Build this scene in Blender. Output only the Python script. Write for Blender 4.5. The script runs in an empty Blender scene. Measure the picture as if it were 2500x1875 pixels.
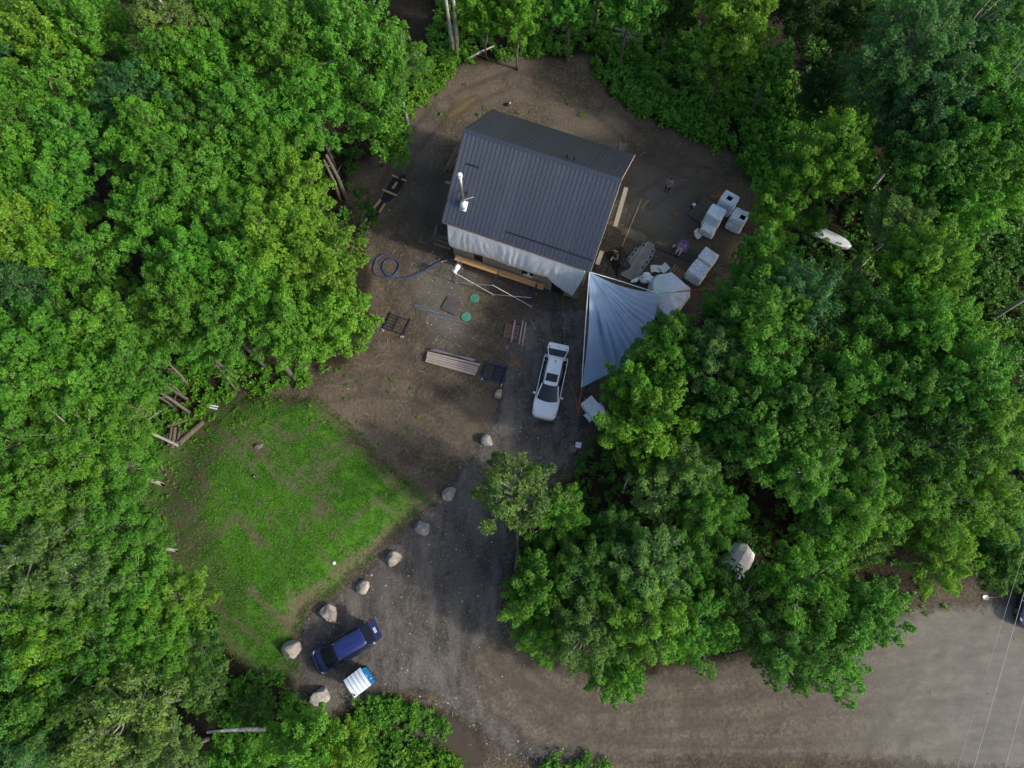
import bpy, math, random
import numpy as np
from mathutils import Vector, Matrix, Euler
sc = bpy.context.scene
R_ = math.radians
# ------------------------------------------------------------------ camera, world, sun, exposure
PITCH, FPX, CAMH = R_(17.35), 1736.0, 50.0
cd = bpy.data.cameras.new('drone_camera')
cam = bpy.data.objects.new('drone_camera', cd)
sc.collection.objects.link(cam)
cam.location = (0, 0, CAMH)
cam.rotation_euler = (PITCH, 0, 0)
cd.sensor_width = 36.0
cd.lens = 36.0 * FPX / 2500.0
cd.clip_start, cd.clip_end = 0.5, 2000
sc.camera = cam
SUN_EL, SUN_AZ = R_(31), math.atan2(0.935, -0.354)     # azimuth measured from +Y towards +X
w = bpy.data.worlds.new("World"); sc.world = w; w.use_nodes = True
nt = w.node_tree; nt.nodes.clear()
sky = nt.nodes.new('ShaderNodeTexSky'); sky.sky_type = 'NISHITA'; sky.sun_disc = False
sky.sun_elevation = SUN_EL; sky.sun_rotation = SUN_AZ
sky.air_density = 1.0; sky.dust_density = 3.5; sky.ozone_density = 1.0
bg = nt.nodes.new('ShaderNodeBackground'); bg.inputs[1].default_value = 0.15
out = nt.nodes.new('ShaderNodeOutputWorld')
nt.links.new(sky.outputs[0], bg.inputs[0]); nt.links.new(bg.outputs[0], out.inputs[0])
ld = bpy.data.lights.new('sun', 'SUN'); ld.energy = 2.4; ld.angle = R_(3.5); ld.color = (1.0, 0.93, 0.82)
sun = bpy.data.objects.new('sun', ld); sc.collection.objects.link(sun)
sdir = Vector((math.cos(SUN_EL)*math.sin(SUN_AZ), math.cos(SUN_EL)*math.cos(SUN_AZ), math.sin(SUN_EL)))
sun.rotation_euler = sdir.to_track_quat('Z', 'Y').to_euler()
sun.location = (60, -20, 60)
vs = sc.view_settings
vs.view_transform = 'Standard'; vs.look = 'None'; vs.gamma = 1.0; vs.use_curve_mapping = False
vs.exposure = 0.55
try:
    sc.cycles.max_bounces = 6; sc.cycles.diffuse_bounces = 3; sc.cycles.glossy_bounces = 2
    sc.cycles.transmission_bounces = 4; sc.cycles.transparent_max_bounces = 6
    sc.cycles.use_denoising = True; sc.cycles.caustics_reflective = False; sc.cycles.caustics_refractive = False
except Exception: pass

# ------------------------------------------------------------------ helpers
rng = np.random.default_rng(7); rnd = random.Random(7)
C = sc.collection
def at(u, v, z=0.0):
    """point of the place, z metres above the yard, that the photograph shows at (u, v)"""
    dx = (u-1250)/FPX; dy = -(v-937.5)/FPX
    d = Vector((dx, dy*math.cos(PITCH)+math.sin(PITCH), dy*math.sin(PITCH)-math.cos(PITCH)))
    t = (z-CAMH)/d.z
    return Vector((0, 0, CAMH)) + d*t
def thing(name, label, cat, loc=(0, 0, 0), rz=0.0, group=None):
    o = bpy.data.objects.new(name, None); C.objects.link(o)
    o.empty_display_size = 0.2
    o.location = loc; o.rotation_euler = (0, 0, rz)
    return tag(o, label, cat, group)
def tag(o, label=None, cat=None, group=None, kind=None):
    if label: o['label'] = label
    if cat: o['category'] = cat
    if group: o['group'] = group
    if kind: o['kind'] = kind
    return o
def link(name, me, parent=None, loc=None, rot=None, scale=None):
    o = bpy.data.objects.new(name, me); C.objects.link(o)
    if parent is not None: o.parent = parent
    if loc is not None: o.location = loc
    if rot is not None: o.rotation_euler = rot
    if scale is not None: o.scale = scale
    return o
def npmesh(name, V, F, mat=None, attrs=None, smooth=False):
    me = bpy.data.meshes.new(name)
    V = np.asarray(V, dtype=np.float32); F = np.asarray(F, dtype=np.int32); n = F.shape[1]
    me.vertices.add(len(V)); me.vertices.foreach_set('co', V.ravel())
    me.loops.add(F.size); me.loops.foreach_set('vertex_index', F.ravel())
    me.polygons.add(len(F)); me.polygons.foreach_set('loop_start', np.arange(0, F.size, n, dtype=np.int32))
    if smooth: me.polygons.foreach_set('use_smooth', np.ones(len(F), dtype=bool))
    me.update(calc_edges=True)
    for k, a in (attrs or {}).items():
        at_ = me.attributes.new(k, 'FLOAT', 'POINT'); at_.data.foreach_set('value', np.asarray(a, dtype=np.float32))
    if mat: me.materials.append(mat)
    return me
class MB:
    def __init__(s): s.v = []; s.f = []; s.m = []
    def add(s, vs, fs, mi=0):
        b = len(s.v); s.v += [tuple(p) for p in vs]; s.f += [tuple(i+b for i in f) for f in fs]; s.m += [mi]*len(fs); return s
    def box(s, c, d, rz=0, rx=0, ry=0, mi=0, taper=1.0):
        M = Matrix.Translation(c) @ Euler((rx, ry, rz)).to_matrix().to_4x4()
        x, y, z = d[0]/2, d[1]/2, d[2]/2; t = taper
        P = [(-x,-y,-z),(x,-y,-z),(x,y,-z),(-x,y,-z),(-x*t,-y*t,z),(x*t,-y*t,z),(x*t,y*t,z),(-x*t,y*t,z)]
        return s.add([M @ Vector(p) for p in P], [(3,2,1,0),(4,5,6,7),(0,1,5,4),(1,2,6,5),(2,3,7,6),(3,0,4,7)], mi)
    def beam(s, a, b, w_, h_, mi=0, up=(0, 0, 1)):
        a, b = Vector(a), Vector(b); d = (b-a); L = d.length; d.normalize()
        side = d.cross(Vector(up)); side = side.normalized() if side.length > 1e-4 else Vector((1,0,0)); u = side.cross(d)
        P = []
        for q in (a, b):
            for sx, sz in ((-1,-1),(1,-1),(1,1),(-1,1)): P.append(q + side*sx*w_/2 + u*sz*h_/2)
        return s.add(P, [(0,1,2,3),(7,6,5,4),(0,4,5,1),(1,5,6,2),(2,6,7,3),(3,7,4,0)], mi)
    def tube(s, pts, r, n=6, mi=0, cap=True):
        pts = [Vector(p) for p in pts]; rs = r if isinstance(r, (list, tuple)) else [r]*len(pts)
        b = []; up = Vector((0.03, 0.05, 1))
        vs = []
        for i, p in enumerate(pts):
            d = (pts[min(i+1, len(pts)-1)] - pts[max(i-1, 0)])
            d = d.normalized() if d.length > 1e-6 else Vector((0,0,1))
            s1 = d.cross(up if abs(d.z) < .95 else Vector((1, .1, 0))).normalized(); s2 = s1.cross(d)
            for k in range(n):
                a = 2*math.pi*k/n; vs.append(p + (s1*math.cos(a) + s2*math.sin(a))*rs[i])
        fs = []
        for i in range(len(pts)-1):
            for k in range(n):
                fs.append((i*n+k, i*n+(k+1) % n, (i+1)*n+(k+1) % n, (i+1)*n+k))
        if cap:
            fs.append(tuple(range(n))[::-1]); fs.append(tuple((len(pts)-1)*n+k for k in range(n)))
        return s.add(vs, fs, mi)
    def prism(s, poly, z0, z1, mi=0):
        n = len(poly); vs = [(p[0], p[1], z0) for p in poly] + [(p[0], p[1], z1) for p in poly]
        fs = [tuple(range(n))[::-1], tuple(range(n, 2*n))] + [(i, (i+1) % n, n+(i+1) % n, n+i) for i in range(n)]
        return s.add(vs, fs, mi)
    def rings(s, rings, mi=0, close=True, cap0=False, cap1=True):
        n = len(rings[0]); vs = [p for r in rings for p in r]; fs = []
        for i in range(len(rings)-1):
            for k in range(n if close else n-1):
                fs.append((i*n+k, i*n+(k+1) % n, (i+1)*n+(k+1) % n, (i+1)*n+k))
        if cap0: fs.append(tuple(range(n))[::-1])
        if cap1: fs.append(tuple((len(rings)-1)*n+k for k in range(n)))
        return s.add(vs, fs, mi)
    def mesh(s, name, mats, smooth=False):
        me = bpy.data.meshes.new(name); me.from_pydata([tuple(p) for p in s.v], [], s.f)
        for m in (mats if isinstance(mats, (list, tuple)) else [mats]): me.materials.append(m)
        me.polygons.foreach_set('material_index', s.m)
        if smooth: me.polygons.foreach_set('use_smooth', [True]*len(s.f))
        me.update(); return me
    def build(s, name, mats, parent=None, smooth=False, bevel=0, **k):
        o = link(name, s.mesh(name, mats, smooth), parent, **k)
        if bevel:
            b = o.modifiers.new('edge', 'BEVEL'); b.width = bevel; b.segments = 2; b.limit_method = 'ANGLE'
        return o
def clone(o, parent=None, **over):
    c = o.copy(); C.objects.link(c)
    if parent is not None: c.parent = parent
    for ch in o.children: clone(ch, c)
    return c
# value noise in numpy
_perm = rng.random((256, 256)).astype(np.float32)
def vnoise(x, y):
    xi = np.floor(x).astype(int); yi = np.floor(y).astype(int); fx = x-xi; fy = y-yi
    fx = fx*fx*(3-2*fx); fy = fy*fy*(3-2*fy)
    g = lambda a, b: _perm[a % 256, b % 256]
    return (g(xi, yi)*(1-fx)+g(xi+1, yi)*fx)*(1-fy) + (g(xi, yi+1)*(1-fx)+g(xi+1, yi+1)*fx)*fy
def fbm(x, y, o=4):
    s = 0; a = 1; t = 0
    for i in range(o): s = s + a*vnoise(x*2**i+17.3*i, y*2**i+5.1*i); t += a; a *= .5
    return s/t
def sdist(px, py, poly):
    """signed distance (inside > 0) of points to a polygon"""
    P = np.array([(p[0], p[1]) for p in poly]); d = np.full(px.shape, 1e9); ins = np.zeros(px.shape, bool)
    for i in range(len(P)):
        a, b = P[i], P[(i+1) % len(P)]; e = b-a; wx = px-a[0]; wy = py-a[1]
        t = np.clip((wx*e[0]+wy*e[1])/max(e@e, 1e-9), 0, 1)
        d = np.minimum(d, np.hypot(wx-e[0]*t, wy-e[1]*t))
        c = ((a[1] <= py) & (b[1] > py)) | ((b[1] <= py) & (a[1] > py))
        with np.errstate(divide='ignore', invalid='ignore'):
            xx = a[0] + (py-a[1])*(b[0]-a[0])/(b[1]-a[1] if b[1] != a[1] else 1e-9)
        ins ^= c & (px < xx)
    return np.where(ins, d, -d)
def sm(x): x = np.clip(x, 0, 1); return x*x*(3-2*x)

# ------------------------------------------------------------------ materials
def newmat(name):
    m = bpy.data.materials.new(name); m.use_nodes = True
    n = m.node_tree; b = n.nodes['Principled BSDF']
    return m, n, b
def ND(n, t, **k):
    x = n.nodes.new(t)
    for a, v in k.items(): setattr(x, a, v)
    return x
def noise(n, scale, detail=4, rough=.6, coord=None, stretch=None, rz=0):
    tc = ND(n, 'ShaderNodeTexCoord'); src = tc.outputs[coord or 'Object']
    if stretch:
        mp = ND(n, 'ShaderNodeMapping'); mp.inputs['Scale'].default_value = stretch; mp.inputs['Rotation'].default_value = (0, 0, rz)
        n.links.new(src, mp.inputs[0]); src = mp.outputs[0]
    t = ND(n, 'ShaderNodeTexNoise'); t.inputs['Scale'].default_value = scale; t.inputs['Detail'].default_value = detail; t.inputs['Roughness'].default_value = rough
    n.links.new(src, t.inputs['Vector']); return t.outputs['Fac']
def ramp(n, fac, stops):
    r = ND(n, 'ShaderNodeValToRGB'); e = r.color_ramp.elements
    while len(e) < len(stops): e.new(.5)
    for i, (p, c) in enumerate(stops):
        e[i].position = p; e[i].color = (*c, 1) if len(c) == 3 else c
    n.links.new(fac, r.inputs[0]); return r.outputs[0]
def mixc(n, fac, a, b, mode='MIX'):
    x = ND(n, 'ShaderNodeMix', data_type='RGBA', blend_type=mode)
    for s, v in ((x.inputs[0], fac), (x.inputs[6], a), (x.inputs[7], b)):
        if hasattr(v, 'is_output'): n.links.new(v, s)
        else: s.default_value = (*v, 1) if isinstance(v, tuple) else v
    return x.outputs[2]
def math_(n, op, a, b=0.0, clamp=False):
    x = ND(n, 'ShaderNodeMath', operation=op, use_clamp=clamp)
    for s, v in ((x.inputs[0], a), (x.inputs[1], b)):
        if hasattr(v, 'is_output'): n.links.new(v, s)
        else: s.default_value = v
    return x.outputs[0]
def attr(n, name):
    a = ND(n, 'ShaderNodeAttribute', attribute_name=name); return a.outputs['Fac']
def bump(n, b, h, strength=.4, dist=.05):
    x = ND(n, 'ShaderNodeBump'); x.inputs['Strength'].default_value = strength; x.inputs['Distance'].default_value = dist
    n.links.new(h, x.inputs['Height']); n.links.new(x.outputs[0], b.inputs['Normal'])
def plain(name, col, rough=.6, metal=0.0, var=.18, scale=6, spec=.4, bmp=0, coat=0):
    """one colour with irregular wear"""
    m, n, b = newmat(name)
    f = noise(n, scale, 5, .65)
    c = ramp(n, f, [(.25, tuple(x*(1-var) for x in col)), (.75, tuple(min(1, x*(1+var)) for x in col))])
    n.links.new(c, b.inputs['Base Color'])
    b.inputs['Roughness'].default_value = rough; b.inputs['Metallic'].default_value = metal
    b.inputs['Specular IOR Level'].default_value = spec
    if coat: b.inputs['Coat Weight'].default_value = coat; b.inputs['Coat Roughness'].default_value = .06
    if bmp: bump(n, b, f, bmp, .03)
    return m
def wood(name, col, dark=.55, along='X'):
    m, n, b = newmat(name)
    st = (1, 14, 14) if along == 'X' else (14, 1, 14)
    f = noise(n, 2.5, 6, .6, stretch=st); g = noise(n, 1.3, 3, .6)
    c = ramp(n, f, [(.2, tuple(x*dark for x in col)), (.5, col), (.85, tuple(min(1, x*1.25) for x in col))])
    c = mixc(n, math_(n, 'MULTIPLY', g, .5), c, tuple(x*.6 for x in col))
    n.links.new(c, b.inputs['Base Color']); b.inputs['Roughness'].default_value = .8; bump(n, b, f, .3, .01)
    return m
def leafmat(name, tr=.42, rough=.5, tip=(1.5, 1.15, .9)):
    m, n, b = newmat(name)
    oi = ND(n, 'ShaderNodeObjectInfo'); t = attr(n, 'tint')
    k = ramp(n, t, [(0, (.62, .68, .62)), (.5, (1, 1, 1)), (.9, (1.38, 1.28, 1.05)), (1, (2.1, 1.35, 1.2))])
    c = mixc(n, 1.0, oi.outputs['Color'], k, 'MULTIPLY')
    n.links.new(c, b.inputs['Base Color']); b.inputs['Roughness'].default_value = rough; b.inputs['Specular IOR Level'].default_value = .35
    tl = ND(n, 'ShaderNodeBsdfTranslucent'); c2 = mixc(n, 1.0, c, (1.25, 1.3, .55), 'MULTIPLY'); n.links.new(c2, tl.inputs[0])
    mx = ND(n, 'ShaderNodeMixShader'); mx.inputs[0].default_value = tr
    n.links.new(b.outputs[0], mx.inputs[1]); n.links.new(tl.outputs[0], mx.inputs[2])
    n.links.new(mx.outputs[0], n.nodes['Material Output'].inputs[0]); return m
M_LEAF = leafmat('leaf_blade')
def barkmat(name, a, b_, sc_=9):
    m, n, b = newmat(name); f = noise(n, sc_, 5, .7, stretch=(1, 1, .25))
    n.links.new(ramp(n, f, [(.3, a), (.7, b_)]), b.inputs['Base Color']); b.inputs['Roughness'].default_value = .9; bump(n, b, f, .6, .03); return m
M_BARK = barkmat('grey_bark', (.06, .052, .043), (.165, .148, .125))
M_BIRCH = barkmat('birch_bark', (.16, .15, .14), (.72, .70, .66), 5)
M_PALE = barkmat('pale_branch_bark', (.17, .165, .155), (.36, .35, .33))
M_LOG = barkmat('log_bark', (.06, .048, .038), (.15, .125, .10))
M_TAN = wood('fresh_lumber', (.50, .33, .18)); M_ORANGE = wood('orange_plank', (.52, .30, .14))
M_GREYWOOD = wood('weathered_plank', (.34, .29, .255)); M_DKWOOD = wood('dark_pallet_wood', (.15, .115, .088)); M_REDWOOD = wood('red_brown_pallet_wood', (.22, .14, .112))
M_SIDING = wood('tan_siding', (.30, .265, .20), .85)
M_BLACKM = plain('black_membrane', (.014, .015, .018), .55); M_BLACK = plain('black_plastic', (.012, .012, .014), .45)
M_GALV = plain('galvanised_steel', (.42, .44, .46), .38, .85, .2, 14); M_STEEL = plain('brushed_flue_steel', (.50, .48, .46), .38, .9, .1)
M_BLUEPAINT = plain('navy_scaffold_paint', (.022, .04, .11), .5); M_DARKPAINT = plain('dark_scaffold_paint', (.02, .026, .04), .5)
M_WHITE = plain('white_painted_metal', (.66, .69, .73), .4, 0, .12, 3)
M_WRAP = plain('white_plastic_wrap', (.70, .76, .83), .32, 0, .16, 3.5, .5, .25)
M_SHEET = plain('translucent_plastic_sheet', (.66, .69, .72), .62, 0, .12, 2.5, .5)
M_TARP = plain('silver_blue_tarp', (.225, .335, .49), .5, .0, .16, .8, .35)
M_TARPW = plain('white_tarp', (.60, .67, .76), .4, 0, .1, 1.5, .5)
M_GLASS = plain('dark_glass', (.012, .016, .02), .05, 0, .1, 2, .6)
M_RUBBER = plain('tyre_rubber', (.018, .018, .018), .85); M_GREENLID = plain('green_lid_plastic', (.06, .235, .155), .5, 0, .2, 4)
M_HOSE = plain('blue_hose', (.022, .06, .19), .35); M_ORCORD = plain('orange_webbing', (.42, .085, .025), .6); M_RED = plain('red_paint', (.45, .04, .03), .5)
M_CREAM = wood('cream_rake_timber', (.40, .34, .26)); M_WIRE = plain('wire_aluminium', (.30, .30, .30), .6, 0, .1)
M_STRING = plain('tan_cord', (.30, .21, .13), .8); M_GREENWRAP = plain('green_house_wrap', (.07, .17, .06), .6, 0, .15, 2)
M_DARKIN = plain('dark_interior', (.01, .01, .011), .9)
# ------------------------------------------------------------------ terrain
def pts(L, z=0): return [tuple(at(u, v, z))[:2] for u, v in L]
CLEAR = pts([(855,430),(905,395),(985,300),(1040,235),(1085,195),(1160,160),(1270,138),(1440,142),(1472,215),(1560,285),(1700,340),(1800,395),(1870,470),(1870,600),(1760,720),(1700,800),(1560,900),(1480,1010),(1440,1120),(1330,1200),(1262,1290),(1240,1420),(1230,1500),(1300,1600),(1560,1660),(1700,1640),(1900,1610),(2100,1560),(2200,1440),(2440,1400),(2560,1380),(2700,1900),(1500,1990),(1150,1990),(1110,1830),(1070,1740),(980,1690),(860,1705),(800,1790),(740,1720),(700,1640),(600,1580),(530,1480),(480,1380),(410,1300),(395,1200),(410,1060),(520,985),(620,960),(720,920),(850,900),(905,800),(900,640),(880,560)])
LAWN = pts([(345,1120),(410,1030),(510,980),(640,960),(770,972),(835,1025),(905,1095),(1000,1180),(1062,1215),(1000,1262),(955,1315),(895,1372),(830,1432),(742,1488),(722,1560),(722,1640),(630,1660),(555,1600),(475,1510),(410,1420),(350,1335),(325,1230)])
DRIVE = pts([(1250,800),(1330,752),(1440,740),(1470,860),(1445,950),(1425,1060),(1400,1130),(1330,1190),(1255,1290),(1240,1400),(1222,1470),(1240,1540),(1330,1590),(1420,1640),(1470,1760),(1400,1880),(1240,1850),(1140,1775),(1060,1705),(960,1690),(870,1700),(800,1770),(755,1720),(725,1650),(716,1580),(740,1495),(830,1440),(900,1380),(960,1320),(1010,1262),(1075,1205),(1150,1110),(1205,1010),(1225,900)])
ROAD = pts([(1130,1600),(1200,1540),(1300,1580),(1420,1640),(1560,1640),(1700,1618),(1900,1590),(2100,1545),(2180,1490),(2290,1470),(2430,1462),(2720,1440),(2800,1900),(2480,1895),(2100,1868),(1800,1865),(1500,1872),(1300,1830),(1180,1740)])
BED = pts([(560,1060),(640,1010),(760,1010),(830,1080),(930,1170),(930,1230),(850,1330),(760,1400),(680,1460),(620,1450),(540,1340),(490,1240)])
def mound_h(x, y):
    return 1.0*sm((sdist(x, y, BED)+3.3)/4.4)
def ground_h(x, y):
    d = sdist(x, y, CLEAR)
    h = .05*(fbm(x*.35, y*.35)-.5) + .25*sm((-d-.5)/3.0)*fbm(x*.6+9, y*.6) + .06*(fbm(x*1.3, y*1.3, 3)-.5)*sm((d+1)/2)
    return h - .12*sm((sdist(x, y, LAWN))/1.5)
inner_x = np.arange(-56, 56.1, .3); inner_y = np.arange(-22, 66.1, .3)
gx = np.concatenate([[-420, -200, -110, -75], inner_x, [75, 110, 200, 420]]); gy = np.concatenate([[-420, -200, -90, -40], inner_y, [85, 130, 230, 460]])
X, Y = np.meshgrid(gx, gy, indexing='ij'); Xf, Yf = X.ravel(), Y.ravel()
dC = sdist(Xf, Yf, CLEAR)
nx, ny = len(gx), len(gy)
ii, jj = np.meshgrid(np.arange(nx-1), np.arange(ny-1), indexing='ij'); q = (ii*ny+jj).ravel()
GV = np.column_stack([Xf, Yf, ground_h(Xf, Yf)]); GF = np.column_stack([q, q+ny, q+ny+1, q+1])
litter = sm((-dC + 1.8*(fbm(Xf*.7, Yf*.7)-.5)+.3)/.9)
yard = np.array(at(1240, 820))[:2]
pale = sm((fbm(Xf*.16+3, Yf*.16+8)-.40)/.3)
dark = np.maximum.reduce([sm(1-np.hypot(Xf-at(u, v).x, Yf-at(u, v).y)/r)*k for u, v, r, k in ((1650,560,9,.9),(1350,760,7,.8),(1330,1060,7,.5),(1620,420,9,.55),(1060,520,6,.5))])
stony = np.maximum.reduce([sm(1-np.hypot(Xf-at(u, v).x, Yf-at(u, v).y)/r) for u, v, r in ((1075,705,4.2),(1100,800,2.6),(1010,330,3.5),(1010,380,3),(1600,500,4),(1300,830,3))])
YPATHS = [pts([(1190,1180),(1150,1050),(1040,960),(900,930),(780,960)]), pts([(1260,980),(1180,880),(1060,840),(930,850)]), pts([(1720,430),(1600,380),(1450,250),(1250,190),(1080,260),(990,370),(930,520),(960,680),(1040,900)]), pts([(1480,560),(1560,500),(1680,420)]), pts([(870,620),(960,600),(1090,640)])]
def tracks(x, y, PP, half=.75, wd=.30):
    d = np.full(x.shape, 99.)
    for P in PP:
        for (a0, a1), (b0, b1) in zip(P[:-1], P[1:]):
            ex, ey = b0-a0, b1-a1; t = np.clip(((x-a0)*ex+(y-a1)*ey)/(ex*ex+ey*ey), 0, 1); dd = np.hypot(x-a0-ex*t, y-a1-ey*t); d = np.minimum(d, np.abs(dd-half))
    return sm(1-(d+.25*(fbm(x*.9, y*.9, 3)-.5))/wd)*(.35+.65*fbm(x*.5+3, y*.5, 3))
ytrack = tracks(Xf, Yf, YPATHS, .8, .4)
def soil(name, cols, grit=.35, wet=.9):
    m, n, b = newmat(name)
    f1 = noise(n, .55, 6, .62); f2 = noise(n, 4.5, 6, .7); f3 = noise(n, 22, 4, .7)
    c = ramp(n, f1, [(.32, cols[0]), (.5, cols[1]), (.68, cols[2])])
    c = mixc(n, ramp(n, f2, [(.36, (0,0,0)), (.60, (1,1,1))]), mixc(n, 1.0, c, (1.18, 1.18, 1.18), 'MULTIPLY'), mixc(n, 1.0, c, (.58, .56, .54), 'MULTIPLY'))
    vo = ND(n, 'ShaderNodeTexVoronoi'); vo.inputs['Scale'].default_value = 9.0
    tc = ND(n, 'ShaderNodeTexCoord'); n.links.new(tc.outputs['Object'], vo.inputs['Vector'])
    st = math_(n, 'LESS_THAN', vo.outputs['Distance'], .13); cs = ND(n, 'ShaderNodeSeparateColor'); n.links.new(vo.outputs['Color'], cs.inputs[0])
    st = math_(n, 'MULTIPLY', st, math_(n, 'GREATER_THAN', cs.outputs[0], 1-grit))
    return m, n, b, c, st, f2, f3
m, n, b, c, st, f2, f3 = soil('dirt', ((.088,.073,.052), (.136,.113,.081), (.178,.148,.108)), .22)
c = mixc(n, math_(n, 'MULTIPLY', attr(n, 'pale'), .45), c, (.215,.175,.135))
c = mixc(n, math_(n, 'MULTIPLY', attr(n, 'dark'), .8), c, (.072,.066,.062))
c = mixc(n, math_(n, 'MULTIPLY', attr(n, 'stony'), math_(n, 'MULTIPLY', f2, .9)), c, (.20,.19,.175))
c = mixc(n, math_(n, 'MULTIPLY', attr(n, 'track'), .75), c, (.070,.058,.046))
c = mixc(n, math_(n, 'MULTIPLY', st, .55), c, (.30,.27,.235))
lit = ramp(n, f2, [(.3, (.016,.014,.009)), (.55, (.038,.031,.020)), (.75, (.075,.058,.038))])
c = mixc(n, attr(n, 'litter'), c, lit)
n.links.new(c, b.inputs['Base Color']); b.inputs['Roughness'].default_value = .95; b.inputs['Specular IOR Level'].default_value = .15
bump(n, b, math_(n, 'SUBTRACT', math_(n, 'ADD', f2, math_(n, 'MULTIPLY', f3, .5)), math_(n, 'MULTIPLY', attr(n, 'track'), .5)), 1.0, .16)
M_DIRT = m
tag(link('ground', npmesh('ground', GV, GF, M_DIRT, dict(litter=litter, pale=pale*sm((dC+1)/2), dark=dark, stony=stony, track=ytrack), True)), kind='structure')

def sheet(name, poly, mat, lift, step=.3, margin=.9, hfun=None, extra=None, kind='structure'):
    P = np.array(poly); x0, y0 = P.min(0)-margin; x1, y1 = P.max(0)+margin
    ax = np.arange(x0, x1+step, step); ay = np.arange(y0, y1+step, step)
    X, Y = np.meshgrid(ax, ay, indexing='ij'); x, y = X.ravel(), Y.ravel(); d = sdist(x, y, poly)
    z = (hfun or ground_h)(x, y) + lift
    nx, ny = X.shape; ii, jj = np.meshgrid(np.arange(nx-1), np.arange(ny-1), indexing='ij'); q = (ii*ny+jj).ravel()
    F = np.column_stack([q, q+ny, q+ny+1, q+1]); F = F[(d[F] > -margin*.75).any(1)]
    used = np.unique(F); mp = np.full(len(x), -1); mp[used] = np.arange(len(used))
    at_ = dict(edge=d[used]); at_.update({k: f(x[used], y[used]) for k, f in (extra or {}).items()})
    o = link(name, npmesh(name, np.column_stack([x, y, z])[used], mp[F], mat, at_, True))
    return tag(o, kind=kind)
def fade(m, n, b, width=.35, rag=1.0, sc_=1.6, minus=0.0):
    """ragged, broken border: the sheet ends where its edge distance plus noise drops below zero"""
    f = noise(n, sc_, 5, .7); g = noise(n, 9, 3, .7)
    e = math_(n, 'ADD', attr(n, 'edge'), math_(n, 'MULTIPLY', math_(n, 'SUBTRACT', math_(n, 'ADD', math_(n, 'MULTIPLY', f, .7), math_(n, 'MULTIPLY', g, .3)), .5+minus), rag*2))
    e = math_(n, 'DIVIDE', e, width, True)
    tr = ND(n, 'ShaderNodeBsdfTransparent'); mx = ND(n, 'ShaderNodeMixShader')
    n.links.new(e, mx.inputs[0]); n.links.new(tr.outputs[0], mx.inputs[1]); n.links.new(b.outputs[0], mx.inputs[2])
    n.links.new(mx.outputs[0], n.nodes['Material Output'].inputs[0])
# gravel driveway
m, n, b, c, st, f2, f3 = soil('driveway_gravel', ((.066,.061,.056), (.100,.092,.082), (.150,.136,.118)), .5)
tr_ = noise(n, .9, 4, .6, stretch=(1, .3, 1), rz=R_(-28))
c = mixc(n, ramp(n, tr_, [(.42, (0,0,0)), (.7, (.75,.75,.75))]), c, (.20,.18,.16))
c = mixc(n, ramp(n, noise(n, .25, 3, .5), [(.5, (0,0,0)), (.7, (.6,.6,.6))]), c, (.055,.055,.058))
c = mixc(n, math_(n, 'MULTIPLY', st, .6), c, (.34,.33,.31))
n.links.new(c, b.inputs['Base Color']); b.inputs['Roughness'].default_value = .92; b.inputs['Specular IOR Level'].default_value = .2
bump(n, b, math_(n, 'ADD', f2, math_(n, 'MULTIPLY', f3, .6)), .8, .08); fade(m, n, b, .5, 1.1)
sheet('driveway', DRIVE, m, .012)
# packed sand road
m, n, b, c, st, f2, f3 = soil('packed_road', ((.108,.094,.071), (.143,.125,.096), (.178,.157,.122)), .06)
t1 = noise(n, 1.1, 5, .6, stretch=(.45, 1.3, 1), rz=R_(8))
c = mixc(n, ramp(n, t1, [(.35, (.5,.5,.5)), (.6, (0,0,0))]), c, (.125,.113,.098))
c = mixc(n, math_(n, 'MULTIPLY', attr(n, 'track'), .85), c, (.078,.066,.052))
c = mixc(n, math_(n, 'MULTIPLY', attr(n, 'grey'), .7), c, ramp(n, t1, [(.3, (.150,.144,.129)), (.7, (.222,.214,.194))]))
c = mixc(n, math_(n, 'MULTIPLY', st, .4), c, (.33,.31,.28))
n.links.new(c, b.inputs['Base Color']); b.inputs['Roughness'].default_value = .95; b.inputs['Specular IOR Level'].default_value = .15
bump(n, b, math_(n, 'ADD', t1, math_(n, 'SUBTRACT', math_(n, 'MULTIPLY', f3, .35), math_(n, 'MULTIPLY', attr(n, 'track'), .35))), .6, .08); fade(m, n, b, .7, 1.3)
gx0 = at(1850, 1700).x
PATHS = [pts([(1120,1180),(1140,1350),(1160,1480),(1230,1610),(1350,1720),(1520,1780),(1800,1790),(2100,1770),(2600,1700)]), pts([(1150,1560),(1250,1700),(1420,1770),(1700,1740),(2000,1700),(2300,1640),(2600,1580)]), pts([(2120,1900),(2200,1750),(2330,1600),(2480,1500)]), pts([(1300,1640),(1420,1700),(1700,1690),(2050,1640),(2500,1560)])]
sheet('road', ROAD, m, .026, .17, extra=dict(track=lambda x, y: tracks(x, y, PATHS, .8, .38), grey=lambda x, y: sm((x-gx0)/14)))
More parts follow.
